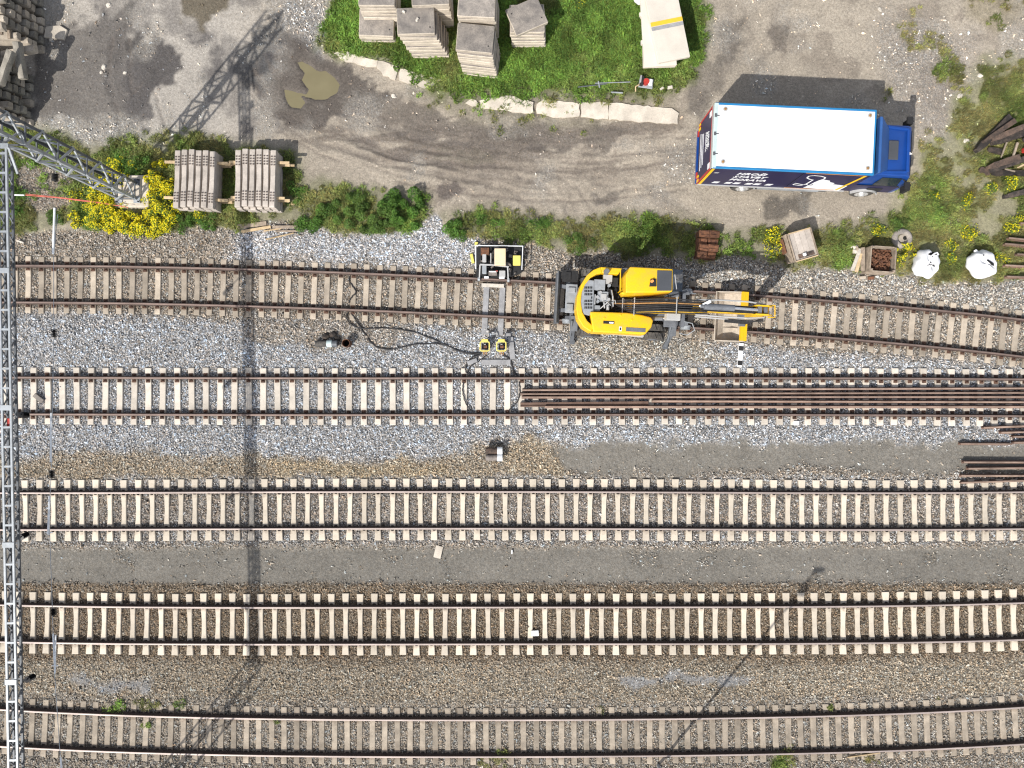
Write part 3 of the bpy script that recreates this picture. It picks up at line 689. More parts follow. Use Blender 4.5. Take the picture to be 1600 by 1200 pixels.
ncand = 150000
cx = nrg.uniform(-22.4, 22.4, ncand); cy = nrg.uniform(-16.8, 17.2, ncand)
ccol, cst, csc, cgr, chh = zones(cx, cy)
keep = (nrg.random(ncand) < csc) & ~on_track(cx, cy)
cx, cy, ccol, chh, csc_k = cx[keep], cy[keep], ccol[keep], chh[keep], csc[keep]
lum = np.clip(nrg.lognormal(0.03, 0.16, len(cx)), 0.6, 1.6)[:, None]
warm = nrg.normal(0, 0.05, len(cx))[:, None]
lum = lum * np.where(csc_k < 0.35, 1.4, 1.0)[:, None]
tint = np.clip(ccol * 1.32 * lum * np.concatenate([1 + warm, np.ones_like(warm), 1 - warm], 1), 0.02, 0.85)
scatter('ballast_stones', stone_meshes, np.stack([cx, cy, chh + 0.004], 1), tint, np.clip(nrg.lognormal(0.0, 0.22, len(cx)), 0.6, 1.7), 0.3, 'loose ballast stones and gravel lying between and around the tracks')

# --- grass
m_grass = attr_mat('grass_blade', 0.7, 0.45)
def grass_cluster(k, n=46, rad=0.17, hgt=0.17):
    r = np.random.default_rng(900 + k); vs, fs, sh = [], [], []
    for j in range(n):
        a = r.uniform(0, 6.283); d = rad * math.sqrt(r.random()); p = np.array([d * math.cos(a), d * math.sin(a), -0.01])
        b = a + r.normal(0, 0.9); L_ = hgt * r.uniform(0.5, 1.35); w = r.uniform(0.006, 0.014)
        lean = r.uniform(0.3, 1.15); dirv = np.array([math.cos(b), math.sin(b), 0]); side = np.array([-math.sin(b), math.cos(b), 0]) * w
        q = p + dirv * L_ * 0.45 * lean + np.array([0, 0, L_ * 0.75]); t = p + dirv * L_ * 1.1 * lean + np.array([0, 0, L_ * (1.0 - 0.35 * lean)])
        o = len(vs); vs += [p - side, p + side, q + side, q - side, t]
        s = r.uniform(0.55, 1.45); y = r.uniform(-0.18, 0.25)
        c = (s * (1 + y), s, s * (1 - y * 0.5))
        fs += [(o, o + 1, o + 2, o + 3), (o + 3, o + 2, o + 4)]; sh += [c, c]
    return shaded_mesh('grass_tuft', vs, fs, sh, m_grass)
def weed_cluster(k, n=26, rad=0.15):
    r = np.random.default_rng(1900 + k); vs, fs, sh = [], [], []
    for j in range(n):
        a = r.uniform(0, 6.283); d = rad * math.sqrt(r.random()); c = np.array([d * math.cos(a), d * math.sin(a), r.uniform(0.03, 0.17)])
        L_ = r.uniform(0.03, 0.075); w = L_ * r.uniform(0.35, 0.6)
        e = np.array(Euler((r.uniform(-0.6, 0.6), r.uniform(-0.6, 0.6), r.uniform(0, 6.283))).to_matrix())
        o = len(vs); vs += [e @ np.array(q) + c for q in ((-L_, 0, -L_ * .2), (0, -w, 0), (L_, 0, -L_ * .25), (0, w, 0.0))]
        s = r.uniform(0.6, 1.35); fs.append((o, o + 1, o + 2, o + 3)); sh.append((s * 0.95, s, s * 0.9))
    return shaded_mesh('weed_tuft', vs, fs, sh, m_grass)
grass_meshes = [grass_cluster(k) for k in range(7)] + [weed_cluster(k) for k in range(3)]
ncand = 95000
cx = nrg.uniform(-22.4, 22.4, ncand); cy = nrg.uniform(-16.6, 17.2, ncand)
ccol, cst, csc, cgr, chh = zones(cx, cy)
keep = nrg.random(ncand) < np.clip(cgr, 0, 1) ** 1.2
cx, cy, chh, cgr = cx[keep], cy[keep], chh[keep], cgr[keep]
uu = cx * PPM + 800; vv = 600 - cy * PPM
lush = np.clip(((vv < 160) & (uu > 480) & (uu < 1110)).astype(float) * 0.45 + (fbm(cx, cy, 1.0, 707) - 0.48) * 2.2 + np.where(uu > 1400, -0.30, 0.0) + 0.42, 0, 1)[:, None]
dark = np.clip(0.62 + (fbm(cx, cy, 0.6, 808) - 0.32) * 1.9, 0.62, 1.4)[:, None]
DRY = np.array([0.34, 0.32, 0.135]); LUSH = np.array([0.195, 0.32, 0.065])
tint = (DRY * (1 - lush) + LUSH * lush) * dark
scatter('grass', grass_meshes, np.stack([cx, cy, chh], 1), tint, nrg.uniform(0.5, 1.15, len(cx)) * (0.65 + 0.45 * lush[:, 0]), 0.2, 'grass and low weeds growing along the yard and verges')

# ------------------------------------------------------------------ tracks
SLEEPER_TOP = [0.035, 0.05, 0.05, 0.05, 0.022]
def sleeper_mesh(name, half, m, waist, w=0.235):
    """cross-sections lofted along y; top slightly dished between the rails"""
    if waist: st = [(-half, .27, 0), (-half + .03, .265, .004), (-0.92, .235, .0), (-0.75, .20, .0), (-0.60, .215, 0), (-0.42, .185, -.015), (0, .170, -.03), (0.42, .185, -.015), (0.60, .215, 0), (0.75, .20, 0), (0.92, .235, 0), (half - .03, .265, .004), (half, .27, 0)]
    else: st = [(-half, w, -.01), (-half + .04, w, 0), (-0.75, w, 0), (-0.55, w, 0), (-0.3, w * .97, -.012), (0, w * .95, -.02), (0.3, w * .97, -.012), (0.55, w, 0), (0.75, w, 0), (half - .04, w, 0), (half, w, -.01)]
    vs, fs = [], []
    for y, ww, dz in st:
        a = ww / 2
        vs += [(-a - .03, y, -.20), (-a - .004, y, dz - .014), (-a + .010, y, dz), (a - .010, y, dz), (a + .004, y, dz - .014), (a + .03, y, -.20)]
    for i in range(len(st) - 1):
        for k in range(5):
            fs.append((i * 6 + k, i * 6 + k + 1, i * 6 + k + 7, i * 6 + k + 6))
    fs += [(0, 1, 2, 3, 4, 5), tuple(range(len(st) * 6 - 1, len(st) * 6 - 7, -1))]
    return MB().add(vs, fs).mesh(name, m)
def fastening_mesh(name, m, plate):
    b = MB()
    for c in (0.0,):
        if plate:
            b.box((0, c, 0.010), (0.165, 0.37, 0.018))
            for q in (-1, 1):
                b.box((0, c + q * 0.115, 0.034), (0.115, 0.05, 0.032), taper=0.8)
                b.cyl((0.0, c + q * 0.112, 0.04), (0.0, c + q * 0.112, 0.085), 0.017, n=6)
                b.cyl((0.05 * q, c + q * 0.158, 0.012), (0.05 * q, c + q * 0.158, 0.035), 0.014, n=6)
        else:
            b.box((0, c, 0.006), (0.15, 0.17, 0.010))
            for q in (-1, 1):
                b.box((0, c + q * 0.095, 0.018), (0.10, 0.045, 0.028), taper=0.75)
                b.cyl((-0.035, c + q * 0.085, 0.03), (0.035, c + q * 0.105, 0.032), 0.011, n=6)
    return b.mesh(name, m)
RAIL0 = [(-.0625, 0), (.0625, 0), (.0625, .010), (.018, .026), (.009, .045), (.009, .105), (.020, .118), (.036, .124), (.036, .148), (.030, .156), (.018, .159), (-.018, .159), (-.030, .156), (-.036, .148), (-.036, .124), (-.020, .118), (-.009, .105), (-.009, .045), (-.018, .026), (-.0625, .010)]
RAIL = [(p[0] * 1.04, p[1] * 1.14) for p in RAIL0]
HEADF = {9, 10, 11}
def rail_mesh(name, path, mats):
    """rail section swept along path [(x,y,z,nx,ny)]"""
    b = MB(); n = len(RAIL); vs, fs, ms = [], [], []
    for (x, y, z, ax, ay) in path:
        vs += [(x + p[0] * ax, y + p[0] * ay, z + p[1]) for p in RAIL]
    for i in range(len(path) - 1):
        for k in range(n):
            fs.append((i * n + k, i * n + (k + 1) % n, (i + 1) * n + (k + 1) % n, (i + 1) * n + k)); ms.append(1 if k in HEADF else 0)
    fs += [tuple(range(n)), tuple(range(len(path) * n - 1, len(path) * n - n - 1, -1))]; ms += [0, 0]
    b.v = vs; b.f = fs; b.m = ms
    return b.mesh(name, mats, smooth=40)

SL_MAT = [m_sl_old, m_sl_beige, m_sl_white, m_sl_white, m_sl_dirty]
HEAD = [m_head_rust, m_head_rust, m_head_shiny, m_head_shiny, m_head_shiny]
TLAB = ['curving railway track with weathered sleepers, the excavator standing on it',
        'straight railway track with pale sleepers in fresh grey stone, loose rails lying inside',
        'railway track with cream waisted sleepers just above the long grey walkway',
        'railway track with cream waisted sleepers set in dark brown ballast',
        'railway track with dirty half buried sleepers along the bottom edge']
for i in range(5):
    root = empty('railway_track', (0, 0, 0)); tag(root, TLAB[i], 'railway track', 'tracks of the yard')
    sm = sleeper_mesh('sleeper', HALFL[i], SL_MAT[i], i in (2, 3), 0.245 if i == 1 else 0.225)
    fm = fastening_mesh('fastening', m_clip if i < 2 else m_clip_dark, i < 2)
    xs = np.arange((PHASE[i] - 800) / PPM - 3 * SPACING[i], 22.6, SPACING[i])
    xs = np.concatenate([xs[xs > -22.6]])
    for x in xs:
        if i == 0 and 750 < x * PPM + 800 < 790: continue      # the two new troughs lie here
        xj = x + rng.uniform(-0.012, 0.012)
        s = link('sleeper', sm, root, (xj, ty(i, xj) + rng.uniform(-0.015, 0.015), SLEEPER_TOP[i] + rng.uniform(-0.006, 0.004)), math.atan(tslope(i, xj)) + R(rng.uniform(-1.0, 1.0)))
        for q in (-0.7525, 0.7525): link('fastening', fm, s, (0, q, 0))
    for sgn in (1, -1):
        path = []
        for x in np.arange(-23.2, 23.21, 0.4):
            a = math.atan(tslope(i, x)); nxv, nyv = -math.sin(a), math.cos(a)
            path.append((x + nxv * .7525 * sgn, float(ty(i, x)) + nyv * .7525 * sgn, SLEEPER_TOP[i] + 0.018 + (0.004 if i < 2 else 0), -nxv, -nyv))
        link('rail', rail_mesh('rail', path, [m_rust_rail, HEAD[i]]), root)
# ------------------------------------------------------------------ overhead line portal at the left edge
def portal():
    base = W(207, 302); base.z = 0
    root = empty('catenary_portal', base)
    tag(root, 'grey steel lattice mast and overhead beam standing along the left edge', 'portal')
    hz = 7.5; hw = 0.36
    fd = MB().box((0.10, 0.02, 0.02), (1.45, 1.35, 0.5), taper=0.97); fd.box((0.0, 0.0, 0.29), (1.0, 1.0, 0.06))
    fd.build('foundation', m_conc, root, bevel=0.03)
    top = 9.2
    for sx in (-1, 1):
        for sy in (-1, 1):
            b = MB(); x, y = sx * hw, sy * hw
            b.box((x, y - sy * 0.045, 0.3 + top / 2), (0.012, 0.10, top)); b.box((x - sx * 0.05, y, 0.3 + top / 2), (0.10, 0.012, top))
            b.box((x, y, 0.34), (0.26, 0.26, 0.03)); b.cyl((x + sx * .08, y + sy * .08, 0.3), (x + sx * .08, y + sy * .08, 0.45), 0.025, n=6, mi=1)
            b.build('mast_leg', [m_galv if sy < 0 else m_galv_dk, m_black], root)  # north legs get the darker grey: their shade is put into the colour
    n = 11; st = (top - 0.3) / n
    for k in range(n):
        z0 = 0.5 + k * st; z1 = z0 + st
        for f in range(4):
            s0 = -1 if k % 2 else 1
            if f == 0: a, c = (-hw * s0, -hw - .008, z0), (hw * s0, -hw - .008, z1)
            elif f == 1: a, c = (-hw * s0, hw + .008, z0), (hw * s0, hw + .008, z1)
            elif f == 2: a, c = (-hw - .008, -hw * s0, z0), (-hw - .008, hw * s0, z1)
            else: a, c = (hw + .008, -hw * s0, z0), (hw + .008, hw * s0, z1)
            MB().bar(a, c, 0.055, 0.055, up=(0, 1, 0.1) if f < 2 else (1, 0, 0.1)).build('brace', m_galv, root)
        if k % 2 == 0:
            b = MB()
            for a, c in (((-hw, -hw), (hw, -hw)), ((hw, -hw), (hw, hw)), ((hw, hw), (-hw, hw)), ((-hw, hw), (-hw, -hw))):
                b.bar((*a, z0), (*c, z0), 0.045, 0.045)
            b.build('tie_frame', m_galv_dk, root)
    # cross beam running down the left side of the view
    p0 = W(3, 232, hz) - base; p1 = W(26, 1480, hz) - base
    d = (p1 - p0).normalized(); s = Vector((-d.y, d.x, 0)); bw, bd = 0.135, 0.24
    L_ = (p1 - p0).length
    for sx in (-1, 1):
        for zz, mm in ((hz, m_galv), (hz - bd, m_galv_dk)):  # lower chords in darker grey, painting the beam's shaded underside
            MB().bar(p0 + s * bw * sx + Vector((0, 0, zz - hz)), p1 + s * bw * sx + Vector((0, 0, zz - hz)), 0.06, 0.06).build('chord', mm, root)
    k = 0; t = 0.15
    while t < L_ - 0.1:
        c = p0 + d * t
        MB().bar(c - s * bw, c + s * bw, 0.06, 0.05).build('rung', m_galv, root)
        MB().bar(c - s * bw - Vector((0, 0, bd)), c + s * bw - Vector((0, 0, bd)), 0.06, 0.05).build('rung', m_galv_dk, root)  # lower rungs and lacing take the same painted shade
        e = p0 + d * min(t + 0.30, L_); g = p0 + d * min(t + 0.6, L_)
        for sx in (-1, 1):
            MB().bar(c + s * bw * sx, e + s * bw * sx - Vector((0, 0, bd)), 0.032, 0.03).bar(e + s * bw * sx - Vector((0, 0, bd)), g + s * bw * sx, 0.032, 0.03).build('lacing', m_galv_dk, root)
        if k % 7 == 6: MB().box(c + Vector((0, 0, 0.045)), (0.36, 0.16, 0.02)).build('splice_plate', m_galv, root)
        t += 0.6; k += 1
    # seat bracket and knee braces where beam meets mast
    b = MB().bar(p0 + Vector((-0.75, 0.06, 0.05)), p0 + Vector((0.25, 0.06, 0.05)), 0.14, 0.08)
    b.bar(p0 + Vector((0.25, 0.0, 0.06)), p0 + Vector((0.42, -0.75, -0.1)), 0.06, 0.06)
    b.bar(p0 + Vector((0, 0.0, 0.06)), p0 + Vector((-0.5, 0.5, 0.25)), 0.07, 0.07)
    b.build('bracket', m_galv, root)
    # far mast (its foot lies below the picture, its shadow falls into it)
    q = p0 + d * (L_ - 0.15); q.z = 0
    for sx in (-1, 1):
        for sy in (-1, 1):
            MB().box((q.x + sx * hw, q.y + sy * hw - 0.4, hz / 2 - 0.1), (0.06, 0.06, hz + 0.3)).build('mast_leg', m_galv, root)
    for k in range(10):
        z0 = 0.2 + k * 0.72
        for sx in (-1, 1):
            u_ = -1 if k % 2 else 1
            MB().bar((q.x + sx * hw, q.y - 0.4 - hw * u_, z0), (q.x + sx * hw, q.y - 0.4 + hw * u_, z0 + 0.72), 0.035, 0.03).build('brace', m_galv, root)
            MB().bar((q.x - hw * u_, q.y - 0.4 + sx * hw, z0), (q.x + hw * u_, q.y - 0.4 + sx * hw, z0 + 0.72), 0.035, 0.03).build('brace', m_galv, root)
    # short arms with insulators on the east side of the beam
    for py in (650, 842, 1064):
        xb = 20 if py < 1000 else 30
        a = W(xb - 4, py, hz - 0.3) - base; c = W(xb + 12, py - 2, hz - 0.9) - base
        MB().bar(a, c, 0.035, 0.035).build('arm', m_galv_dk, root)
        iv = MB(); e = W(xb + 24, py - 8 if py > 800 else py - 1, hz - 1.3) - base; dd = (e - c)
        for j in range(5):
            m_ = c + dd * (j / 5); iv.cyl(m_, m_ + dd * 0.13, 0.10, 0.06, n=10); iv.cyl(m_ + dd * 0.13, m_ + dd * 0.2, 0.03, n=8)
        iv.build('insulator', m_black_gloss, root)
    MB().box(W(14, 660, hz - .1) - base, (0.10, 0.24, 0.05)).build('number_plate', m_red, root)
portal()

def span_wire():
    z = 6.4
    pts = [(90, 335), (84, 400), (84, 520), (82, 640), (80, 740), (77, 800), (79, 870), (82, 955), (85, 1050), (89, 1105), (93, 1165), (97, 1210)]
    root = empty('span_wire', W(82, 740, z)); o = root.location
    tag(root, 'thin cross-span wire with pale tubes and dark insulators beside the overhead beam', 'wire')
    MB().tube([W(x, y, z) - o for x, y in pts], 0.010, 5).build('cable', m_galv, root)
    for (x0, y0, x1, y1, r) in ((85.5, 325, 83, 397, .036), (80, 645, 79.5, 722, .034), (77.5, 775, 75.5, 835, .034), (83, 990, 86, 1052, .026), (87, 992, 86, 1052, .026), (95, 1184, 97, 1212, .03)):
        MB().tube([W(x0, y0, z + .05) - o, W(x1, y1, z + .05) - o], r, 8).build('tube', m_white_steel, root)
    for (x, y) in ((84.5, 521), (81, 741), (83.5, 956), (86, 278)):
        b = MB()
        for j in range(5):
            a = W(x, y - 6 + j * 2.4, z) - o; c = W(x, y - 6 + j * 2.4 + 1.6, z) - o
            b.cyl(a, c, 0.11, 0.07, n=10); b.cyl(c, W(x, y - 6 + j * 2.4 + 2.6, z) - o, 0.03, n=8)
        b.build('insulator', m_black_gloss, root)
    for (x, y) in ((86, 1040), (77, 832)):
        MB().bar(W(x - 5, y, z) - o, W(x + 5, y, z) - o, 0.03, 0.03).build('clamp', m_white_steel, root)
span_wire()
# pole whose foot stands below the picture; its shadow crosses the lower tracks
def yard_pole():
    h = 10.5; t = W(1275, 893); b = Vector((t.x - SUN_DX * h, t.y - SUN_DY * h, 0))
    root = empty('lamp_pole', b); tag(root, 'slim lamp pole standing just below the bottom edge, shadow crossing the lower tracks', 'pole')
    MB().cyl((0, 0, 0), (0, 0, h), 0.065, 0.04, n=12).build('shaft', m_galv, root)
    MB().box((0.1, 0, h + .05), (0.5, 0.18, 0.1), taper=0.8).box((-.05, -.2, h - .7), (0.22, 0.3, 0.25)).build('lamp_head', m_galv_dk, root)
yard_pole()
tp = MB().tube([W(40, 305, .6), W(90, 309, .42), (W(145, 316, .38)), W(190, 322, .5)], 0.018, 5).tube([W(40, 303, .64), W(90, 308, .45), W(148, 315, .42), W(200, 324, .52)], 0.014, 5)
tag(tp.build('barrier_tape', m_redtape), 'red tape stretched low across the weeds towards the lattice mast', 'tape')
tag(MB().tube([W(22, 304.5, .62), W(38, 305, .61)], 0.03, 6).build('tape_stake', m_white), 'short white stake end holding the red tape near the beam', 'stake')

# ------------------------------------------------------------------ loose rails
def loose_rail(a, b, z, lab, grp, side=False):
    a = W(*a, z); b = W(*b, z); d = (b - a); L_ = d.length; ang = math.atan2(d.y, d.x)
    me = rail_mesh('loose_rail', [(-L_ / 2, 0, 0, 0, -1), (-L_ / 6, 0, 0, 0, -1), (L_ / 6, 0, 0, 0, -1), (L_ / 2, 0, 0, 0, -1)], [m_rust_loose, m_rust_light])
    o = link('loose_rail', me); o.location = (a + b) / 2
    o.rotation_euler = (R(88) if side else 0, 0, ang)
    return tag(o, lab, 'rail', grp)
z = SLEEPER_TOP[1] + .004
for k, (a, b, zz, sd) in enumerate((((816, 609.5), (1660, 606.5), z, False), ((813, 615.5), (1660, 613.5), z, False), ((815, 620.5), (1660, 620), z, False), ((813, 629), (1013, 627), z + .05, True), ((1018, 626.5), (1660, 628.5), z, False), ((851, 635.5), (1660, 635.5), z, False))):
    loose_rail(a, b, zz, ['topmost long rusty rail lying between the rails of the pale-sleepered track', 'second rusty rail from the top in the bundle inside the pale track',
        'third rusty rail from the top in the bundle inside the pale track', 'short dark rail tipped on its side at the left of the bundle',
        'rusty rail in the bundle starting at the short tipped rail', 'lowest rusty rail of the bundle inside the pale track'][k], 'rails laid inside the second track', sd)
RR = [((1533, 668), (1680, 662)), ((1560, 675.5), (1680, 673)), ((1579, 682), (1680, 681)), ((1580, 691), (1680, 690.5)), ((1497, 693), (1577, 693.5)), ((1502, 721.5), (1680, 722)), ((1509, 731.5), (1680, 729.5)), ((1498, 742.5), (1680, 743)), ((1498, 753.5), (1680, 747.5))]
for k, (a, b) in enumerate(RR):
    loose_rail(a, b, 0.02 + 0.01 * (k % 2), '%s loose rusty rail from the top in the scattered set at the right edge' % (ORD[k] if k else 'topmost'), 'loose rails at the right edge')
RB = [((1590, 350), (1680, 352)), ((1572, 373), (1680, 384)), ((1566, 382), (1680, 392)), ((1585, 398), (1680, 406)), ((1566, 415.5), (1680, 421)), ((1569, 433), (1680, 436))]
for k, (a, b) in enumerate(RB):
    loose_rail(a, b, 0.10, '%s brown rail end from the top lying in the weeds at the right edge' % (ORD[k] if k else 'topmost'), 'rail ends in the weeds')

# ------------------------------------------------------------------ stacks of new sleepers on timber battens
def new_sleeper_mesh():
    st = [(-1.14, .25, -.01), (-1.10, .255, 0), (-0.9, .25, 0), (-0.6, .245, 0), (-0.35, .235, -.02), (0, .225, -.03), (0.35, .235, -.02), (0.6, .245, 0), (0.9, .25, 0), (1.10, .255, 0), (1.14, .25, -.01)]
    vs, fs = [], []
    for y, w, dz in st:
        a = w / 2 - 0.006
        vs += [(-a, y, -.19), (-a + .008, y, dz - .02), (-a + .02, y, dz), (a - .02, y, dz), (a - .008, y, dz - .02), (a, y, -.19)]
    for i in range(len(st) - 1):
        for k in range(5): fs.append((i * 6 + k, i * 6 + k + 1, i * 6 + k + 7, i * 6 + k + 6))
        fs.append((i * 6 + 5, i * 6, i * 6 + 6, i * 6 + 11))
    fs += [(0, 1, 2, 3, 4, 5), tuple(range(len(st) * 6 - 1, len(st) * 6 - 7, -1))]
    return MB().add(vs, fs).mesh('stacked_sleeper', m_stack_new)
m_stack_new = mat('stacked_sleeper_concrete', (0.50, 0.445, 0.395), 0.92, 0.2, 2.2, 50, 0.12, 0.3, rand=0.14)
ns_mesh = new_sleeper_mesh()
m_shoulder = mat('cast_shoulder', (0.15, 0.12, 0.105), 0.85, 0.3, 9, 60, 0.25, 0.3, rand=0.3)
b = MB()
for s in (-0.72, 0.72):
    for q in (-0.17, -0.06, 0.05, 0.16):
        for xx in (-0.055, 0.055): b.box((xx, s + q, 0.008), (0.055, 0.045, 0.03))
shoulder_mesh = b.mesh('rail_shoulder', m_shoulder)
for si, (px, py, rz) in enumerate(((302.5, 279, -2.0), (398, 279, -1.2))):
    nm = ['left', 'right'][si]
    H_ = 0.98; c = W(px, py, H_); ca, sa = math.cos(R(rz)), math.sin(R(rz))
    lay_h = 0.245
    for ly in range(4):
        zt = H_ - ly * lay_h
        offx, offy = rng.uniform(-.02, .02), rng.uniform(-.03, .03)
        for k in range(6):
            dx = (k - 2.5) * 0.278 + offx; dy = offy + rng.uniform(-.035, .035)
            o = link('stacked_sleeper', ns_mesh, None, (c.x + dx * ca - dy * sa, c.y + dx * sa + dy * ca, zt), R(rz + rng.uniform(-.5, .5)))
            if ly == 0: lab = 'concrete sleeper on top of the %s stack, %s from the left' % (nm, ORD[k])
            else: lab = 'sleeper %s layer below the top of the %s stack, %s from the left' % (ORD[ly - 1], nm, ORD[k])
            tag(o, lab, 'sleeper', 'sleepers in the %s stack, layer %d' % (nm, ly + 1))
            if ly == 0: link('rail_shoulder', shoulder_mesh, o)
        for s in (0.74, -0.72):
            for bi in range(1):
                bx0, bx1 = -1.14 + rng.uniform(-.14, .14), 1.14 + rng.uniform(-.06, .22)
                yb = s + rng.uniform(-.05, .05)
                o = MB().box(((bx0 + bx1) / 2, 0, 0), (bx1 - bx0, 0.105, 0.056)).build('timber_batten', m_wood, None, bevel=0.006)
                o.location = (c.x - yb * sa, c.y + yb * ca, zt - 0.19 - 0.028); o.rotation_euler = (0, 0, R(rz + rng.uniform(-.8, .8)))
                tag(o, 'pale timber batten sticking out of the %s sleeper stack, %s end, %s layer down' % (nm, 'upper' if s > 0 else 'lower', ORD[ly]), 'batten', 'battens in the sleeper stacks')
# planks on the ground below
for k, (a, b_, w, h, m) in enumerate((((371, 354), (416, 348.5), .17, .06, m_wood_old), ((377, 362), (423, 354), .11, .07, m_wood), ((426, 355), (466, 354.5), .12, .05, m_wood_old), ((430, 361), (468, 360.5), .07, .05, m_wood_old), ((415, 374), (459, 364), .05, .04, m_wood), ((412, 361), (440, 357), .05, .03, m_wood), ((446, 358), (470, 368), .03, .03, m_wood_old))):
    p, q = W(*a, .1), W(*b_, .1); d = q - p; o = MB().box((0, 0, 0), (d.length, w, h)).build('plank', m, None, bevel=.005)
    zg = gz((p.x + q.x) / 2, (p.y + q.y) / 2)
    o.location = ((p.x + q.x) / 2, (p.y + q.y) / 2, zg + 0.05 + .028 * (k % 3)); o.rotation_euler = (0, 0, math.atan2(d.y, d.x))
    tag(o, ['widest weathered plank in the little pile below the sleeper stacks', 'pale thick plank leaning against the widest plank', 'grey board at the top of the right plank pile', 'narrow grey board second in the right plank pile', 'thin pale lath slanting at the bottom of the plank pile', 'short pale lath between the two plank piles', 'thinnest stick crossing the right plank pile'][k], 'plank', 'planks below the sleeper stacks')

# ------------------------------------------------------------------ stacks of old sleepers in the top left corner
def old_sleeper_mesh(k, m):
    r = random.Random(60 + k); L_ = 1.25
    st = [(-L_, .25), (-L_ + .06, .31), (-.6, .30), (0, .26), (.6, .30), (L_ - .07, .31), (L_ - .02, .28), (L_, .22)]
    vs, fs = [], []
    for x, w in st:
        a = w / 2; j = lambda: r.uniform(-.014, .014)
        vs += [(x + j(), -a, 0), (x + j(), -a + .005, .15), (x + j(), -a * .75, .225 + j()), (x + j(), 0, .25 + j()), (x + j(), a * .75, .225 + j()), (x + j(), a - .005, .15), (x + j(), a, 0)]
    for i in range(len(st) - 1):
        for q in range(7): fs.append((i * 7 + q, i * 7 + (q + 1) % 7, i * 7 + 7 + (q + 1) % 7, i * 7 + 7 + q))
    fs += [(0, 1, 2, 3, 4, 5, 6), tuple(range(len(st) * 7 - 1, len(st) * 7 - 8, -1))]
    return MB().add(vs, fs).mesh('old_sleeper', [m], smooth=50)
osm = [old_sleeper_mesh(k, m_stack_old) for k in range(5)]
osl = [old_sleeper_mesh(k, m_stack_pale_lit) for k in range(5)]
def old_stack(px, py0, py1, levels, nm, lean, pale):
    y1 = W(px, py0).y; y0 = W(px, py1).y; xe = W(px, py0).x; zg = gz(-20, y0 + .5)
    n = int((y1 - y0) / 0.37)
    for lv in range(levels):
        for k in range(n):
            if lv > levels - 3 and rng.random() < 0.22: continue
            y = y0 + 0.18 + k * 0.37 + rng.uniform(-.03, .03)
            x = xe - 1.26 + rng.uniform(-.10, .06) - lv * lean
            o = link('old_sleeper', osl[rng.randrange(5)] if (k == 0 or rng.random() < pale) else osm[rng.randrange(5)], None, (x, y, zg + lv * 0.335), R(rng.uniform(-2.5, 2.5)))  # south row always takes the paler copy: sunlit side put into the colour
            tag(o, 'old sleeper in the %s left-edge stack, %s layer up, %s from its lower end' % (nm, ORD[lv], ORD[k]), 'sleeper', 'old sleepers in the %s left-edge stack' % nm)
        if lv < levels - 1:
            o = MB().box((0, 0, 0), (0.11, y1 - y0, 0.08)).build('spacer_timber', m_wood_old, None, loc=(xe - .35 - lv * lean, (y0 + y1) / 2, zg + lv * .335 + .293))
            tag(o, 'spacer timber above the %s layer of the %s left-edge sleeper stack' % (ORD[lv], nm), 'batten', 'spacers in the left-edge stacks')
old_stack(52, 104, 200, 6, 'lower', 0.06, .2)
old_stack(70, -40, 84, 6, 'upper', 0.07, .45)
for k, (a, b_, z0, z1) in enumerate((((8, 118), (16, 96), 1.6, 1.7), ((36, 108), (32, 84), 1.2, 1.3), ((20, 86), (48, 80), 0.9, 0.95))):
    p, q = W(*a, z0), W(*b_, z1); d = q - p
    o = link('old_sleeper', osl[k] if k > 1 else osm[k]); o.location = (p + q) / 2; o.rotation_euler = (0, -math.atan2(d.z, math.hypot(d.x, d.y)), math.atan2(d.y, d.x)); o.scale = (0.55, 1, 1)
    tag(o, ['short old sleeper leaning against the lower grey stack', 'broken old sleeper wedged between the two grey stacks', 'pale broken sleeper piece at the foot of the upper grey stack', 'pale sleeper piece lying across the upper grey stack'][k], 'sleeper', 'loose old sleepers by the stacks')

# ------------------------------------------------------------------ piles of concrete slabs on the lawn
def slab_mesh(w, l, t, k):
    r = random.Random(k); b = MB()
    b.prism([(-w / 2, -l / 2), (w / 2, -l / 2), (w / 2, l / 2), (-w / 2, l / 2)], -t, 0)
    b.m = [0] * len(b.m); b.m[1] = 1
    return b.mesh('concrete_slab', [m_slab_side, m_slab], bevel=0.02, jitter=0.012)
def slab_pile(px, py, n, w, l, rz, nm, drift=(0, 0), t=0.19, twist=None, ztop=None, holes=True):
    zt = n * (t + .012); c = W(px, py, zt)
    me = slab_mesh(w, l, t, n)
    for k in range(n):
        h = (n - k) * (t + .012)
        o = link('concrete_slab', me)
        a = rz + rng.uniform(-1.5, 1.5) + (twist if (k == 0 and twist) else 0)
        o.location = (c.x + drift[0] * k + rng.uniform(-.025, .025), c.y + drift[1] * k + rng.uniform(-.025, .025), h); o.rotation_euler = (R(rng.uniform(-.3, .3)), R(rng.uniform(-.3, .3)), R(a))
        lab = 'top concrete slab of the %s' % nm if k == 0 else 'concrete slab, %s below the top of the %s' % (ORD[k - 1], nm)
        tag(o, lab, 'slab', 'slabs in the ' + nm)
        if k == 0 and holes:
            for (hx, hy) in ((-w * .38, l * .28), (w * .38, -l * .26)):
                MB().cyl((hx, hy, -.02), (hx, hy, .006), .028, n=10).build('lifting_hole', m_dark, o)
slab_pile(588, 34, 3, 1.42, 1.08, -1.0, 'low front pile on the left of the lawn', (.0, -.03))
slab_pile(589, -12, 8, 1.42, 1.05, 0, 'cut-off pile behind the low left pile', (.0, -.01), holes=False)
slab_pile(650, 33, 8, 1.46, 1.04, 1.5, 'leaning pile second from the left', (.055, -.03))
slab_pile(671, -14, 9, 1.46, 1.05, 2, 'cut-off pile behind the leaning pile', (.01, 0), holes=False)
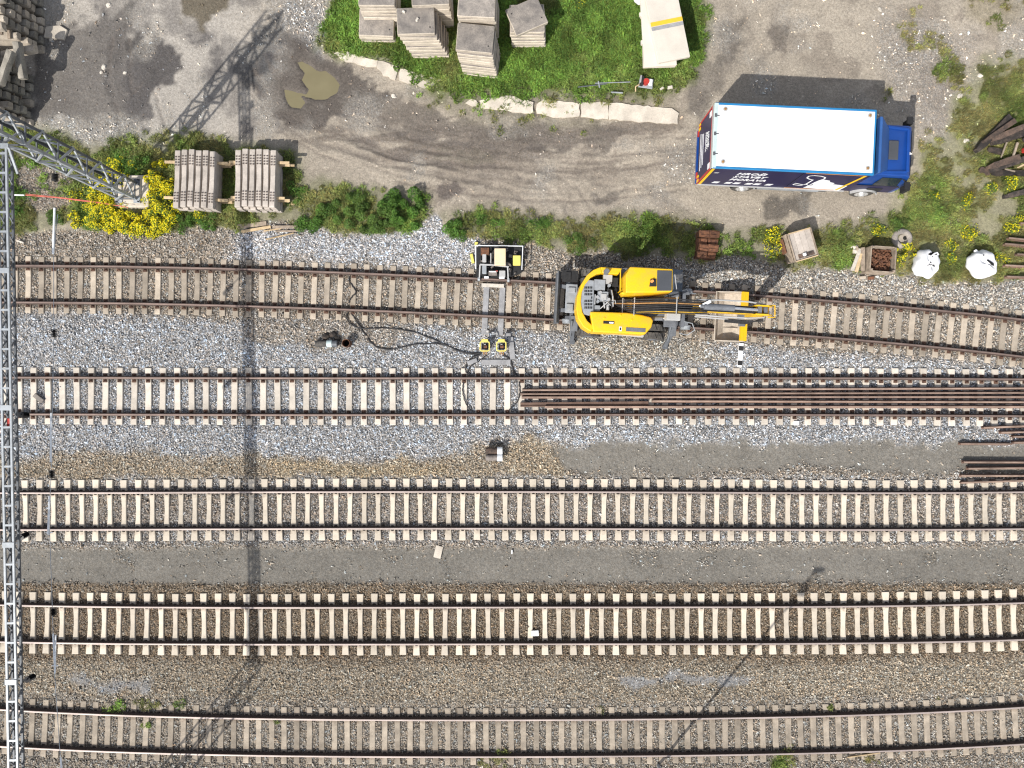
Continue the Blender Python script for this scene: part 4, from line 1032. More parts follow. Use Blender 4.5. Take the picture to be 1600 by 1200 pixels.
slab_pile(743, 60, 9, 1.42, 1.06, -6, 'tall middle pile', (.02, -.025))
slab_pile(745, 2, 11, 1.42, 1.2, -2, 'pale-topped pile behind the tall middle pile', (.01, .02), holes=False)
slab_pile(823, 25, 7, 1.36, 1.10, 0, 'pile with the twisted top slab', (.015, -.01), twist=24)
# long pale panels
def panel_mesh(stripe):
    b = MB(); w, l, t = 1.28, 3.0, 0.14
    b.prism([(-w / 2, -l / 2), (w / 2, -l / 2), (w / 2, l / 2), (-w / 2, l / 2)], -t, 0)
    return b.mesh('concrete_plank', [m_panel], bevel=0.012)
pm = panel_mesh(False); pc = W(1030, 40, 0); 
for k in range(9):
    top = k == 8; z = 0.16 + k * 0.155
    c = W(1041, 34, z) if top else W(1029, 46 - 1.5 * k * 0.2, z)
    o = link('concrete_plank', pm, None, (c.x + rng.uniform(-.02, .02), c.y + rng.uniform(-.03, .03), z), R(11.5 if top else (1.5 + rng.uniform(-1, 1) + (3 if k == 7 else 0))))
    tag(o, 'long pale panel with a yellow stripe, skewed on top of its stack' if top else 'long pale panel %s from the ground in the stack under the skewed striped panel' % ORD[k], 'panel', 'panels in the long stack')
    if top:
        MB().box((0, 0.02, 0.002), (1.27, 0.17, 0.004)).build('yellow_stripe', m_yellow_paint, o)
        MB().box((0, -0.16, 0.002), (1.27, 0.15, 0.004)).build('grey_stripe', m_trough, o)
    for s in (-0.5, 0.6):
        if k % 3 == 1: MB().box((-.66, s, -.07), (0.09, 0.14, 0.1)).build('lifting_lug', m_panel, o)
o = MB().ball((0, 0, .2), .33, 10, sc=(1, 1.1, .7)).build('white_sack', m_bag, None, loc=W(1000, -2, .2), smooth=60); tag(o, 'white sack at the top edge beside the long pale panels', 'sack')
for (nm, px, py, s, rz) in (('pale rubble block nearest the red machine by the panels', 1034, 139, .2, 40), ('rounded rubble block right of the panel stack', 1047, 137, .22, 10), ('white offcut lying on the leaning slab pile', 652, 31, .15, 60), ('flat pale offcut on the upper left of the leaning slab pile', 631, 19, .14, -30)):
    zb = 1.63 if 'slab pile' in nm else .1
    o = MB().box((0, 0, .03), (s, s * .6, .09), taper=.85).build('rubble_block' if zb < 1 else 'offcut', m_stonewhite, None, loc=W(px, py, zb), rz=R(rz), bevel=.015, jitter=.01); tag(o, nm, 'block')
# road edge slabs laid flat in the ground, outlines as measured
for k, pl in enumerate(([(522, 84), (540, 81), (560, 88), (590, 95), (589, 106), (575, 104), (540, 97), (533, 92)], [(591, 95), (612, 101), (622, 106), (618, 125), (600, 119), (590, 107)], [(625, 107), (646, 113), (643, 131), (624, 127)], [(648, 114), (668, 121), (690, 126), (664, 140), (645, 131)],
                        [(728, 163), (736, 157), (745, 158), (748, 165), (738, 168)], [(749, 158), (760, 154), (800, 151), (833, 162), (834, 178), (800, 175), (752, 170)], [(838, 163), (850, 156), (905, 162), (906, 183), (870, 184), (838, 178)], [(908, 162), (950, 160), (949, 187), (908, 184)], [(951, 161), (1000, 166), (1048, 170), (1059, 178), (1058, 194), (1000, 191), (951, 187)])):
    rk = random.Random(k); fine = []
    for i in range(len(pl)):
        (ax, ay), (bx, by_) = pl[i], pl[(i + 1) % len(pl)]; m_n = max(1, int(math.hypot(bx - ax, by_ - ay) / 6))
        fine += [(ax + (bx - ax) * j / m_n + rk.uniform(-1.1, 1.1), ay + (by_ - ay) * j / m_n + rk.uniform(-1.3, 1.3)) for j in range(m_n)]
    pts = [W(*p) for p in fine]; c = sum(pts, Vector()) / len(pts)
    o = MB().prism([(p.x - c.x, p.y - c.y) for p in reversed(pts)], -.25, .06).build('kerb_slab', m_conc, None, loc=(c.x, c.y, gz(c.x, c.y)))
    tag(o, ['leftmost pale kerb slab curving round the lawn corner', 'second pale kerb slab from the left below the lawn', 'small square kerb slab, third from the left', 'kerb slab half covered by dirt, fourth from the left', 'small broken kerb stone at the start of the right kerb run', 'pale kerb slab beside the small broken stone', 'longest cracked kerb slab in the right kerb run', 'short kerb slab between two longer ones in the right run', 'rightmost kerb slab ending near the truck'][k], 'kerb slab', 'flat kerb slabs along the lawn')
# ------------------------------------------------------------------ truck
m_navy = mat('navy_coachwork', (0.010, 0.009, 0.058), 0.3, 0.1, 2, 30, 0.04, 0.0, spec=0.2)
m_cabblue = mat('blue_coachwork', (0.010, 0.058, 0.27), 0.28, 0.1, 2, 30, 0.03, 0.0, spec=0.5)
m_cabblue2 = mat('blue_deflector', (0.03, 0.10, 0.30), 0.5, 0.1, 2, 30, 0.03, 0.0, spec=0.4)
m_trim = mat('blue_edge_trim', (0.02, 0.19, 0.42), 0.35, 0.1, 2, 30, 0.04, 0.0, spec=0.5)
m_roof = mat('white_box_roof', (0.83, 0.83, 0.84), 0.45, 0.03, 1.0, 20, 0.02, 0.02)
m_palecyan = mat('pale_rear_rail', (0.50, 0.60, 0.60), 0.45, 0.08, 2, 30, 0.04, 0.0)
m_greylt = mat('light_grey_paint', (0.42, 0.42, 0.42), 0.55, 0.08, 2, 30, 0.05, 0.0)
m_ystripe = mat('yellow_decal', (0.80, 0.50, 0.01), 0.4, 0.04, 2, 30, 0.02, 0.0)
m_orange = mat('orange_decal', (0.75, 0.32, 0.10), 0.4, 0.04, 2, 30, 0.02, 0.0)
m_decal = mat('white_decal', (0.80, 0.81, 0.84), 0.45, 0.03, 2, 30, 0.02, 0.0)
m_silver = mat('silver_hub', (0.60, 0.60, 0.60), 0.35, 0.1, 4, 30, 0.05, 0.0, metal=0.5)
m_glass = mat('dark_glass', (0.02, 0.03, 0.045), 0.06, 0.05, 2, 10, 0.02, 0.0, spec=0.8)
m_brass = mat('brass_eye', (0.45, 0.25, 0.10), 0.5, 0.2, 4, 30, 0.1, 0.0, metal=0.3)
m_hatch = mat('smoked_hatch', (0.075, 0.08, 0.09), 0.25, 0.1, 2, 30, 0.03, 0.0)

def text_mesh(txt, size, m, shear=0.0, bold=0.0, spacing=1.0):
    cu = bpy.data.curves.new('lettering', 'FONT'); cu.body = txt; cu.size = size; cu.shear = shear; cu.offset = bold
    cu.align_x = 'CENTER'; cu.align_y = 'CENTER'; cu.space_character = spacing; cu.extrude = 0.002; cu.resolution_u = 3
    o = bpy.data.objects.new('lettering', cu); COL.objects.link(o)
    dg = bpy.context.evaluated_depsgraph_get()
    me = bpy.data.meshes.new_from_object(o.evaluated_get(dg))
    bpy.data.objects.remove(o); me.materials.clear(); me.materials.append(m)
    return me

def truck():
    root = empty('box_truck', (10.35, 8.98, gz(10.35, 8.98)), R(-2.6))
    tag(root, 'blue box truck with a white roof and white lettering parked on the dirt road', 'truck')
    LX, WY, Z0, Z1 = 2.95, 1.185, 1.12, 3.28
    body = MB().box((0, 0, (Z0 + Z1) / 2 - .02), (LX * 2, WY * 2, Z1 - Z0 - .04)).build('box_body', m_navy, root, bevel=.012)
    MB().box((0, 0, Z1 - .008), (LX * 2 - .10, WY * 2 - .13, .05)).build('roof_panel', m_roof, root, bevel=.01)
    for s in (-1, 1):
        MB().box((0, s * (WY - .02), Z1 - .03), (LX * 2 + .02, .085, .085)).build('edge_trim', m_trim, root, bevel=.02)
    MB().box((LX - .02, 0, Z1 - .03), (.085, WY * 2 + .03, .08)).build('edge_trim', m_trim, root, bevel=.02)
    MB().box((-LX + .05, 0, Z1 - .024), (.16, WY * 2 + .02, .09)).build('rear_rail', m_palecyan, root, bevel=.02)
    MB().box((-LX - .012, 0, Z1 - .19), (.03, WY * 2 - .06, .22)).build('rear_header', m_greylt, root)
    for y in (-.68, 0.05, .72): MB().box((-LX + .02, y, Z1 + .02), (.07, .12, .06)).box((-LX + .09, y, Z1 + .02), (.14, .03, .03)).build('hinge', m_galv_dk, root)
    for sx in (-1, 1):
        for sy in (-1, 1):
            c = (sx * (LX - .24) if sx > 0 else -LX + .36, sy * (WY - .22), Z1 + .02)
            b = MB().cyl(c, (c[0], c[1], c[2] + .02), .085, n=16, mi=1); b.cyl((c[0], c[1], c[2] + .02), (c[0], c[1], c[2] + .045), .05, .04, n=12, mi=0)
            b.build('lifting_eye', [m_brass, m_greylt], root)
    # south side graphics
    ys = -WY - .004
    def side(px, fr):                        # photo column and fraction down the side -> local x, z
        w = 1113 - 20 * fr; e = 1366 - 34 * fr
        return (-LX + 2 * LX * (px - w) / (e - w), Z1 - .09 - (Z1 - Z0 - .12) * fr)
    def decal(name, pts, m, y=ys):
        n = len(pts); b = MB().add([(p[0], y, p[1]) for p in pts] + [(p[0], y + .008, p[1]) for p in pts], [tuple(range(n)), tuple(range(2 * n - 1, n - 1, -1))] + [(i, n + i, n + (i + 1) % n, (i + 1) % n) for i in range(n)])
        return b.build(name, m, body)
    for txt, fr, off, tw in (('HRO\u0160I', .25, .08, 1.12), ('STAVBY', .43, .02, 1.30), ('MORAVA', .61, -.03, 1.40)):
        x, zz = side(1173, fr)
        me = text_mesh(txt, .34, m_decal, .3, .012, 1.1); cw = max(v.co.x for v in me.vertices) - min(v.co.x for v in me.vertices)
        o = link('lettering', me, body); o.location = (x + off, ys - .001, zz); o.rotation_euler = (R(90), 0, 0); o.scale = (tw / cw, .92, 1)
    for px in (1122, 1142, 1155.5, 1175, 1188, 1207):
        x, zz = side(px, .84); decal('badge', [(x - .15, zz - .10), (x + .08, zz - .10), (x + .15, zz + .10), (x - .08, zz + .10)], m_decal)
    x, zz = side(1121, .25); decal('badge', [(x - .09, zz - .05), (x + .07, zz - .05), (x + .1, zz + .05), (x - .06, zz + .05)], m_greylt)
    decal('stripe', [(-LX + .02, Z0 + .04), (-LX + .13, Z0 + .04), (-LX + .13, Z1 - .11), (-LX + .02, Z1 - .11)], m_ystripe)
    def strip(name, pts, w, m):
        """flat ribbon through side points"""
        L_, R_ = [], []
        for i, p in enumerate(pts):
            a = Vector(pts[max(i - 1, 0)]); c = Vector(pts[min(i + 1, len(pts) - 1)]); d = (c - a).normalized(); n = Vector((-d.y, d.x)) * w / 2
            L_.append(Vector(p) + n); R_.append(Vector(p) - n)
        b = MB(); n = len(pts); vs = [(q.x, ys - .004, q.y) for q in L_] + [(q.x, ys - .004, q.y) for q in R_]
        b.add(vs, [(i, i + 1, n + i + 1, n + i) for i in range(n - 1)]); return b.build(name, m, body)
    strip('stripe', [side(1262, .02), side(1358, .04)], .05, m_orange)
    strip('stripe', [side(1356, .04), side(1315, .98)], .11, m_ystripe)
    strip('stripe', [side(1232, .97), side(1312, .98)], .05, m_orange)
    strip('seam', [side(1259, .02), side(1235, .9)], .03, m_dark)
    def lp(cx, cy): return side(1240 + cx / 7.06, (cy - 905) / 215)
    decal('logo', [lp(*p) for p in ((160, 1104), (200, 1082), (268, 1062), (252, 1044), (300, 1010), (345, 985), (390, 988), (440, 994), (448, 1014), (500, 1024), (482, 1040), (560, 1046), (648, 1056), (560, 1126))], m_decal)
    strip('logo_line', [lp(*p) for p in ((178, 970), (195, 945), (250, 936), (330, 940), (378, 952), (372, 975), (330, 992), (285, 1020), (245, 1050), (215, 1072), (190, 1056), (150, 1062), (60, 1046), (40, 1066), (120, 1076), (185, 1050), (225, 1015), (250, 992), (215, 986), (180, 972))], .065, m_decal)
    MB().box((-.05, ys - .01, Z0 + .01), (2 * LX - .1, .05, .05)).build('sill_rail', m_greylt, root)
    # rear doors
    xr = -LX - .006
    dr = MB().box((xr, -.57, 2.05), (.03, 1.10, 1.75)).build('rear_door', m_navy, root); dl = MB().box((xr, .57, 2.05), (.03, 1.10, 1.75)).build('rear_door', m_navy, root)
    for y in (-1.15, 1.15): MB().box((xr - .012, y, 2.05), (.03, .07, 1.9)).build('red_edge', m_red, root)
    MB().box((xr - .012, 0, 2.98), (.03, 2.2, .05)).build('red_edge', m_red, root)
    for y in (-1.02, 1.02): MB().box((xr - .02, y, 1.25), (.03, .26, .22)).build('marker_board', m_ystripe, root); MB().box((xr - .025, y, 1.25), (.03, .06, .23)).build('marker_stripe', m_red, root)
    for y in (-.98, .95): MB().box((xr - .018, y, 2.80), (.03, .2, .26)).build('badge', m_decal, root)
    for txt, zz, sz, yy in (('HRO\u0160I', 2.60, .21, .1), ('STAVBY', 2.42, .19, .1), ('MORAVA', 2.25, .18, .1)):
        o = link('lettering', text_mesh(txt, sz, m_decal, .2, .008), root); o.location = (xr - .022, yy, zz); o.rotation_euler = (R(90), 0, R(-90))
    for zz, w in ((1.85, 1.2), (1.66, 1.3), (1.46, 1.45)): MB().box((xr - .018, -.05, zz), (.012, w, .045)).build('text_line', m_decal, root)
    for y in (-.8, .85): MB().box((xr - .0, y, .98), (.06, .22, .10)).build('tail_light', m_red, root)
    MB().box((-LX + .05, 0, .75), (.1, 2.1, .13)).build('bumper', m_cabblue, root)
    for y in (-.45, .45): MB().box((.9, y, .85), (7.4, .10, .24)).build('chassis_rail', m_black, root)
    for y in (-1, 1):
        MB().box((.75, y * 1.10, .62), (2.6, .05, .12)).box((.75, y * 1.10, .86), (2.6, .05, .10)).build('side_guard', m_galv, root)
    MB().box((2.0, -.85, .72), (.9, .5, .5)).build('fuel_tank', m_galv_dk, root, bevel=.08)
    # wheels
    for x, dual in ((-.96, True), (3.88, False)):
        for s in (-1, 1):
            wroot = MB(); yo = s * 1.10; yi = s * (.55 if dual else .80)
            wroot.cyl((x, yi, .46), (x, yo - s * .03, .46), .46, n=28); wroot.cyl((x, yo - s * .03, .46), (x, yo, .46), .46, .40, n=28)
            w = wroot.build('wheel', m_tyre, root, smooth=30)
            h = MB().cyl((x, yo - s * .02, .46), (x, yo + s * .02, .46), .27, .25, n=24); h.cyl((x, yo + s * .02, .46), (x, yo + s * .09, .46), .13, .10, n=16)
            for k in range(8):
                a = k * math.pi / 4; h.cyl((x + .19 * math.cos(a), yo + s * .01, .46 + .19 * math.sin(a)), (x + .19 * math.cos(a), yo + s * .045, .46 + .19 * math.sin(a)), .02, n=6)
            h.build('hub', m_silver, w)
            MB().xz([(x + .56 * math.cos(R(a)), .47 + .56 * math.sin(R(a))) for a in range(15, 166, 15)] + [(x + .51 * math.cos(R(a)), .47 + .51 * math.sin(R(a))) for a in range(165, 14, -15)], s * .62, s * 1.14).build('mudguard', m_greylt if x > 0 else m_black, root)
    # cab
    prof = [(3.10, .62), (4.98, .62), (5.04, 1.05), (4.98, 1.62), (4.74, 2.44), (4.57, 2.56), (3.30, 2.62), (3.12, 2.5)]
    cab = MB(); cab.xz(prof, -1.04, 1.04)
    for i, v in enumerate(cab.v):
        k = 1 - max(0, v[2] - 1.6) * .085; cab.v[i] = (v[0], v[1] * k, v[2])
    cabo = cab.build('cab', m_cabblue, root, bevel=.06, seg=3, smooth=50)
    MB().add([(5.005, -.90, 1.58), (5.005, .90, 1.58), (4.785, .84, 2.38), (4.785, -.84, 2.38)], [(0, 1, 2, 3)]).build('windscreen', m_glass, cabo)
    for s in (-1, 1):
        MB().add([(3.75, s * 1.046, 1.55), (4.72, s * 1.046, 1.55), (4.52, s * .985, 2.36), (3.75, s * .985, 2.36)], [(0, 1, 2, 3)]).build('side_window', m_glass, cabo)
        b = MB().tube([(4.55, s * 1.0, 2.3), (4.85, s * 1.22, 2.35), (4.85, s * 1.24, 1.75), (4.7, s * 1.05, 1.6)], .022, 6); b.box((4.82, s * 1.26, 1.98), (.14, .24, .50)); b.box((4.70, s * 1.24, 2.33), (.2, .26, .1))
        b.build('mirror', m_black, cabo, bevel=.015)
        MB().add([(3.16, s * 1.043, .66), (4.84, s * 1.043, .66), (4.86, s * 1.043, 1.50), (3.16, s * 1.043, 1.50)], [(0, 1, 2, 3)]).build('door_panel', m_navy, cabo)
        MB().box((4.88, s * .78, .85), (.10, .34, .20)).build('headlight', m_silver, cabo, bevel=.03)
        MB().box((4.1, s * 1.02, .95), (.6, .12, .45)).build('step', m_black, cabo, bevel=.03)
    MB().box((5.0, 0, .72), (.14, 2.06, .30)).build('bumper', m_greylt, cabo, bevel=.04)
    # the moulded roof: raised rim with a sunken middle, hatch, emblem
    b = MB()
    for p, q in (((3.55, -.86), (4.54, -.80)), ((3.55, .86), (4.54, .80)), ((4.54, -.82), (4.54, .82))): b.bar((*p, 2.62), (*q, 2.575), .11, .09)
    b.build('roof_rim', m_cabblue, cabo, bevel=.035, seg=2)
    MB().box((3.98, -.02, 2.625), (.36, .72, .05)).build('roof_hatch', m_hatch, cabo, bevel=.03, seg=2)
    MB().box((4.62, -.10, 2.56), (.05, .10, .05)).box((4.66, -.10, 2.545), (.10, .035, .03)).build('emblem', m_decal, cabo)
    d = MB().add([(3.20, -1.05, 2.62), (3.20, 1.05, 2.62), (3.20, 1.05, 3.08), (3.20, -1.05, 3.08), (3.78, .78, 2.64), (3.78, -.78, 2.64), (3.27, -1.03, 3.13), (3.27, 1.03, 3.13)], [(0, 1, 2, 3), (3, 2, 7, 6), (6, 7, 4, 5), (0, 3, 6, 5), (1, 4, 7, 2), (0, 5, 4, 1)])
    d.build('wind_deflector', m_cabblue2, cabo, bevel=.015)
    # gear between cab and box
    b = MB().box((3.04, 0, 1.4), (.14, 2.1, 1.3), mi=0)
    for k in range(9): b.cyl((3.08, -.85 + k * .21, 1.6), (3.08, -.80 + k * .21, 2.2 + .12 * (k % 3)), .045, n=8, mi=k % 2)
    b.box((3.08, .78, 2.35), (.13, .18, .25), mi=2); b.tube([(3.05, -.9, 2.3), (3.1, -.4, 2.05), (3.06, 0, 2.3), (3.1, .5, 2.0)], .025, 6, mi=0)
    b.build('cab_gear', [m_black, m_galv_dk, m_trim], root)
truck()

# ------------------------------------------------------------------ road-rail excavator
m_exy = mat('excavator_yellow', (0.76, 0.45, 0.008), 0.42, 0.12, 2.6, 30, 0.06, 0.03, spec=0.45, patch=0.62, col2=(0.56, 0.36, 0.06))
m_exg = mat('excavator_grey', (0.155, 0.165, 0.185), 0.5, 0.2, 4, 40, 0.1, 0.1)
m_exl = mat('engine_grey', (0.30, 0.32, 0.345), 0.5, 0.15, 5, 40, 0.08, 0.1)
m_bucket = mat('worn_bucket_steel', (0.56, 0.49, 0.41), 0.6, 0.25, 2.5, 30, 0.10, 0.1, metal=0.1)
m_chrome = mat('chrome_rod', (0.75, 0.76, 0.78), 0.15, 0.05, 3, 30, 0.02, 0.0, metal=0.8)
def excavator():
    root = empty('road_rail_excavator', (4.3, 3.18, 0.05), R(-3.0))
    tag(root, 'yellow road-rail excavator with folded boom and wide bucket standing on the top track', 'excavator')
    # undercarriage
    MB().box((0.1, 0, .85), (3.6, 1.15, .42)).box((.1, 0, 1.1), (1.5, 1.5, .12)).build('chassis', m_exg, root, bevel=.03)
    MB().cyl((0, 0, 1.08), (0, 0, 1.25), .62, n=28).build('slew_ring', m_black, root)
    for x in (-1.15, 1.42):
        MB().box((x, 0, .55), (.24, 1.9, .24)).build('axle', m_exg, root)
        for s in (-1, 1):
            for q in (0, 1):
                yy = s * (.86 + q * .33); b = MB().cyl((x, yy - .13, .62), (x, yy + .13, .62), .46, n=24)
                for k in range(20):
                    a = k * 2 * math.pi / 20; b.box((x + .465 * math.cos(a), yy, .62 + .465 * math.sin(a)), (.05, .24, .05), rot=(0, -a, .35 * (1 if k % 2 else -1)))
                w = b.build('tyre', m_tyre, root); MB().cyl((x, yy + s * .10, .62), (x, yy + s * .15, .62), .22, n=16).build('rim', m_exg, w)
    for x in (-2.02, 2.78):                                          # rail guide rollers
        for s in (-1, 1):
            b = MB().cyl((x, s * .72, .36), (x, s * .82, .36), .20, n=18); b.cyl((x, s * .66, .36), (x, s * .72, .36), .235, n=18)
            b.build('guide_roller', m_galv, root); MB().box((x * .93, s * .62, .58), (.5, .14, .14), rot=(0, .35 if x < 0 else -.35, 0)).build('roller_arm', m_exg, root)
        MB().box((x * .93, 0, .62), (.16, 1.5, .16)).build('cross_tube', m_exg, root)
    # rear blade
    b = MB().xz([(-2.58, .30), (-2.50, .28), (-2.36, .55), (-2.42, .86), (-2.50, .98), (-2.56, .96), (-2.50, .82), (-2.46, .58)], -.86, 1.20)
    b.build('dozer_blade', m_galv_dk, root, bevel=.01)
    for s in (-.35, .65): MB().bar((-2.45, s, .6), (-1.6, s * .8, .75), .14, .16).build('blade_arm', m_exg, root)
    MB().box((-1.95, .12, .95), (.46, 1.15, .10)).box((-2.0, -.25, 1.03), (.28, .3, .1)).box((-1.95, .45, 1.03), (.3, .22, .08)).build('rear_deck', m_exl, root, bevel=.02)
    MB().box((-2.05, 1.0, .98), (.62, .46, .10)).box((-2.12, 1.0, 1.05), (.2, .3, .06)).build('rear_step', m_black, root)
    def claw(x, s, lean):
        b = MB().bar((x, s * .55, .95), (x, s * 1.15, .80), .30, .16); b.bar((x - .03, s * 1.1, .85), (x - .03 + lean, s * 1.52, .18), .16, .10); b.box((x + lean, s * 1.55, .10), (.22, .18, .05)); b.cyl((x - .1, s * .75, 1.05), (x - .1, s * 1.35, .62), .05, n=10)
        b.build('outrigger', m_galv_dk, root, bevel=.012)
    claw(-1.78, -1, .03); claw(2.15, -1, -.08); claw(2.15, 1, 0)
    MB().box((2.12, 0, 1.02), (.36, 1.5, .22)).box((1.98, -.62, 1.14), (.5, .42, .06), mi=0).build('front_beam', m_exg, root, bevel=.02)
    MB().tube([(2.35, .62, 1.05), (2.55, .70, 1.15), (2.75, .55, 1.05), (3.0, .58, .9)], .022, 6).tube([(2.6, -.55, .9), (2.95, -.60, .8), (3.1, -.85, .65), (2.85, -1.05, .5), (2.5, -1.0, .55)], .02, 6).build('hose_loop', m_galv, root)
    # upper structure
    up = root
    def lc(px, py, z):
        k = PPM * CAM_H / (CAM_H - z); x = (px - 800) / k - 4.3; y = (600 - py) / k - 3.18
        c, s = math.cos(R(3)), math.sin(R(3)); return (x * c - y * s, x * s + y * c)
    ZT = 2.2
    floor = [lc(*p, 1.3) for p in ((905, 450), (903, 495), (925, 515), (1010, 520), (1015, 480), (1030, 420), (935, 420))]
    MB().prism(floor, 1.22, 1.42).build('deck', m_exg, up)
    outer = [(938, 417.5), (927, 422), (917, 430), (908, 444), (902, 462), (900, 482), (903, 498), (911, 511), (924, 519)]
    inner = [(927, 510), (917, 501), (910, 488), (907.5, 472), (909, 457), (914, 445), (923, 434), (933, 428.5), (941, 427)]
    MB().prism([lc(*p, ZT) for p in outer + inner], 1.2, ZT).build('counterweight', m_exy, up, bevel=.035, seg=2)
    MB().prism([lc(*p, ZT) for p in ((938, 417.5), (941, 427), (953, 428.5), (966, 429), (972, 419.5))], 1.2, ZT).build('left_cover', m_exy, up, bevel=.03, seg=2)
    cp = lc(947, 425, ZT); MB().cyl((*cp, ZT - .1), (*cp, ZT + .18), .115, .10, n=18).build('exhaust', m_exg, up)
    # right-hand cover
    rc = MB().prism([lc(*p, ZT) for p in ((921.5, 487), (926, 519), (968, 521), (1007, 523), (1017, 512), (1020, 501), (1016, 496), (1000, 492), (980, 489))], 1.15, ZT + .06).build('right_cover', m_exy, up, bevel=.06, seg=3, smooth=50)
    for (px, py, sx, sy, m) in ((951, 504, .42, .11, m_black), (955, 504.5, .16, .06, m_decal), (969, 514, .10, .17, m_decal), (969, 514, .06, .10, m_black), (993, 515.5, .74, .15, m_exg)):
        c = lc(px, py, ZT + .07); MB().box((*c, ZT + (.066 if m is not m_black or sx > .1 else .072)), (sx, sy, .014 if m is m_black else .018), rot=(0, 0, 0)).build('plate' if m is not m_exg else 'vent', m, rc)
    for px, py in ((944, 497), (969.5, 492.5), (987, 500)): c = lc(px, py, ZT + .07); MB().cyl((*c, ZT + .05), (*c, ZT + .085), .045, .03, n=12).build('latch', m_ystripe, rc)
    e = [lc(*p, ZT) for p in ((929, 518), (1010, 525.5), (1012, 522), (930, 515))]
    MB().prism(e, 1.35, 1.43).build('kick_rail', m_greylt, up)
    # engine bay
    MB().prism([lc(*p, ZT - .1) for p in ((910, 440), (910, 490), (925, 500), (980, 488), (976, 428), (935, 427))], 1.42, 1.75).build('engine_bay', m_dark, up)
    gl = MB().prism([lc(*p, ZT) for p in ((928.5, 438), (917, 437), (910, 449), (907, 465), (907.5, 478), (912, 491), (921, 493), (927.5, 487))], 1.7, ZT - .03).build('rear_hood', m_exl, up, bevel=.02)
    for r_ in range(7):
        for q in range(5):
            if 2.9 < r_ < 3.1 and q < 4: continue
            c = lc(914 + q * 2.6, 449.5 + r_ * 5.2, ZT)
            MB().box((*c, ZT - .03), (.042, .085, .02)).build('vent_slot', m_dark, gl)
    b = MB()
    for (px, py, sx, sy, z1, mi) in ((937, 445, .42, .40, ZT - .06, 0), (950, 436, .34, .34, ZT - .12, 1), (942, 463, .40, .36, ZT - .04, 0), (943, 464, .22, .22, ZT + .0, 1), (929.5, 468, .04, .38, ZT - .0, 2), (952, 455, .16, .2, ZT - .14, 3), (962, 440, .22, .34, ZT - .2, 3), (933, 481, .24, .2, ZT - .12, 0), (950, 480, .1, .22, ZT - .1, 2), (956, 470, .18, .16, ZT - .16, 0)):
        c = lc(px, py, ZT); b.box((c[0], c[1], (1.6 + z1) / 2), (sx, sy, z1 - 1.6), mi=mi)
    for k in range(12):
        c = lc(932 + rng.uniform(0, 30), 450 + rng.uniform(0, 36), ZT); d_ = lc(940 + rng.uniform(0, 30), 455 + rng.uniform(0, 30), ZT)
        b.tube([(*c, ZT - .1), ((c[0] + d_[0]) / 2, (c[1] + d_[1]) / 2 + .06, ZT - .02), (*d_, ZT - .15)], rng.uniform(.015, .03), 6, mi=rng.choice([1, 2, 3]))
    for px, py in ((938, 457), (933.5, 464), (934, 471), (952, 446), (951, 468)): c = lc(px, py, ZT); b.cyl((*c, ZT - .2), (*c, ZT - .0), .06, n=12, mi=rng.choice([0, 2]))
    b.build('engine', [m_exl, m_greylt, m_silver, m_black], up, bevel=.012)
    MB().tube([(*lc(969, 421, 2.3), 1.4), (*lc(969, 421, 2.3), 2.35), (*lc(968.5, 455, 2.3), 2.35), (*lc(968.5, 455, 2.3), 1.5)], .022, 6).build('handrail', m_exy, up)
    for px in (975.5, 986.5): MB().tube([(*lc(px, 468, 2.0), 1.4), (*lc(px, 468, 2.0), 2.0), (*lc(px, 486, 2.0), 2.0), (*lc(px, 486, 2.0), 1.4)], .018, 6).build('handrail', m_silver, up)
    # cab
    zt = 3.12
    cab = MB().prism([lc(*p, zt) for p in ((977.5, 457.5), (1022, 457.5), (1050.5, 456), (1051, 420.5), (984, 417), (981, 424), (978, 428))], 1.25, zt, top=1.0).build('cab', m_exy, up, bevel=.05, seg=3, smooth=50)
    cab2 = MB().prism([lc(*p, 2.55) for p in ((969, 458), (975, 461), (1010, 460.5), (1022, 457), (1000, 450), (985, 448))], 2.0, 2.55).build('cab_step', m_exy, cab, bevel=.05, seg=2)
    MB().prism([lc(*p, zt + .02) for p in ((1026, 454.5), (1049, 454.5), (1049.5, 423), (1026.5, 422.5))], zt - .02, zt + .022).build('roof_window', m_hatch, cab, bevel=.012)
    MB().prism([lc(*p, zt) for p in ((1014, 448), (1025, 448), (1025, 436), (1016, 436))], zt - .05, zt + .02).build('roof_recess', m_black, cab)
    c = lc(1018, 440, zt); MB().cyl((*c, zt + .01), (*c, zt + .13), .06, .05, n=14).build('beacon', m_orange, cab)
    a0, a1, a2, a3 = lc(1050.5, 456, zt), lc(1051, 420.5, zt), lc(1067, 422, 2.1), lc(1066, 455.5, 2.1)
    MB().add([(*a0, zt - .03), (*a1, zt - .03), (*a2, 2.05), (*a3, 2.05), (*a0, 1.5), (*a1, 1.5), (a2[0] - .05, a2[1], 1.5), (a3[0] - .05, a3[1], 1.5)], [(0, 3, 2, 1), (0, 4, 7, 3), (1, 2, 6, 5), (3, 7, 6, 2)]).build('windscreen', m_glass2, cab)
    MB().bar((*lc(1054, 429, 3.0), 2.98), (*lc(1057, 452, 2.9), 2.86), .03, .03).bar((*lc(1055, 433, 3.0), 2.96), (*lc(1062, 437, 2.6), 2.4), .025, .025).build('wiper', m_silver, cab)
    MB().box((*lc(982, 414, 2.6), 2.6), (.10, .20, .34)).build('mirror', m_black, cab)
    # boom in one vertical plane
    by = -.22
    def boomseg(name, prof, w, m):
        o = MB().xz([(p[0], p[1]) for p in prof], by - w / 2, by + w / 2).build(name, m, root, bevel=.03, seg=2); return o
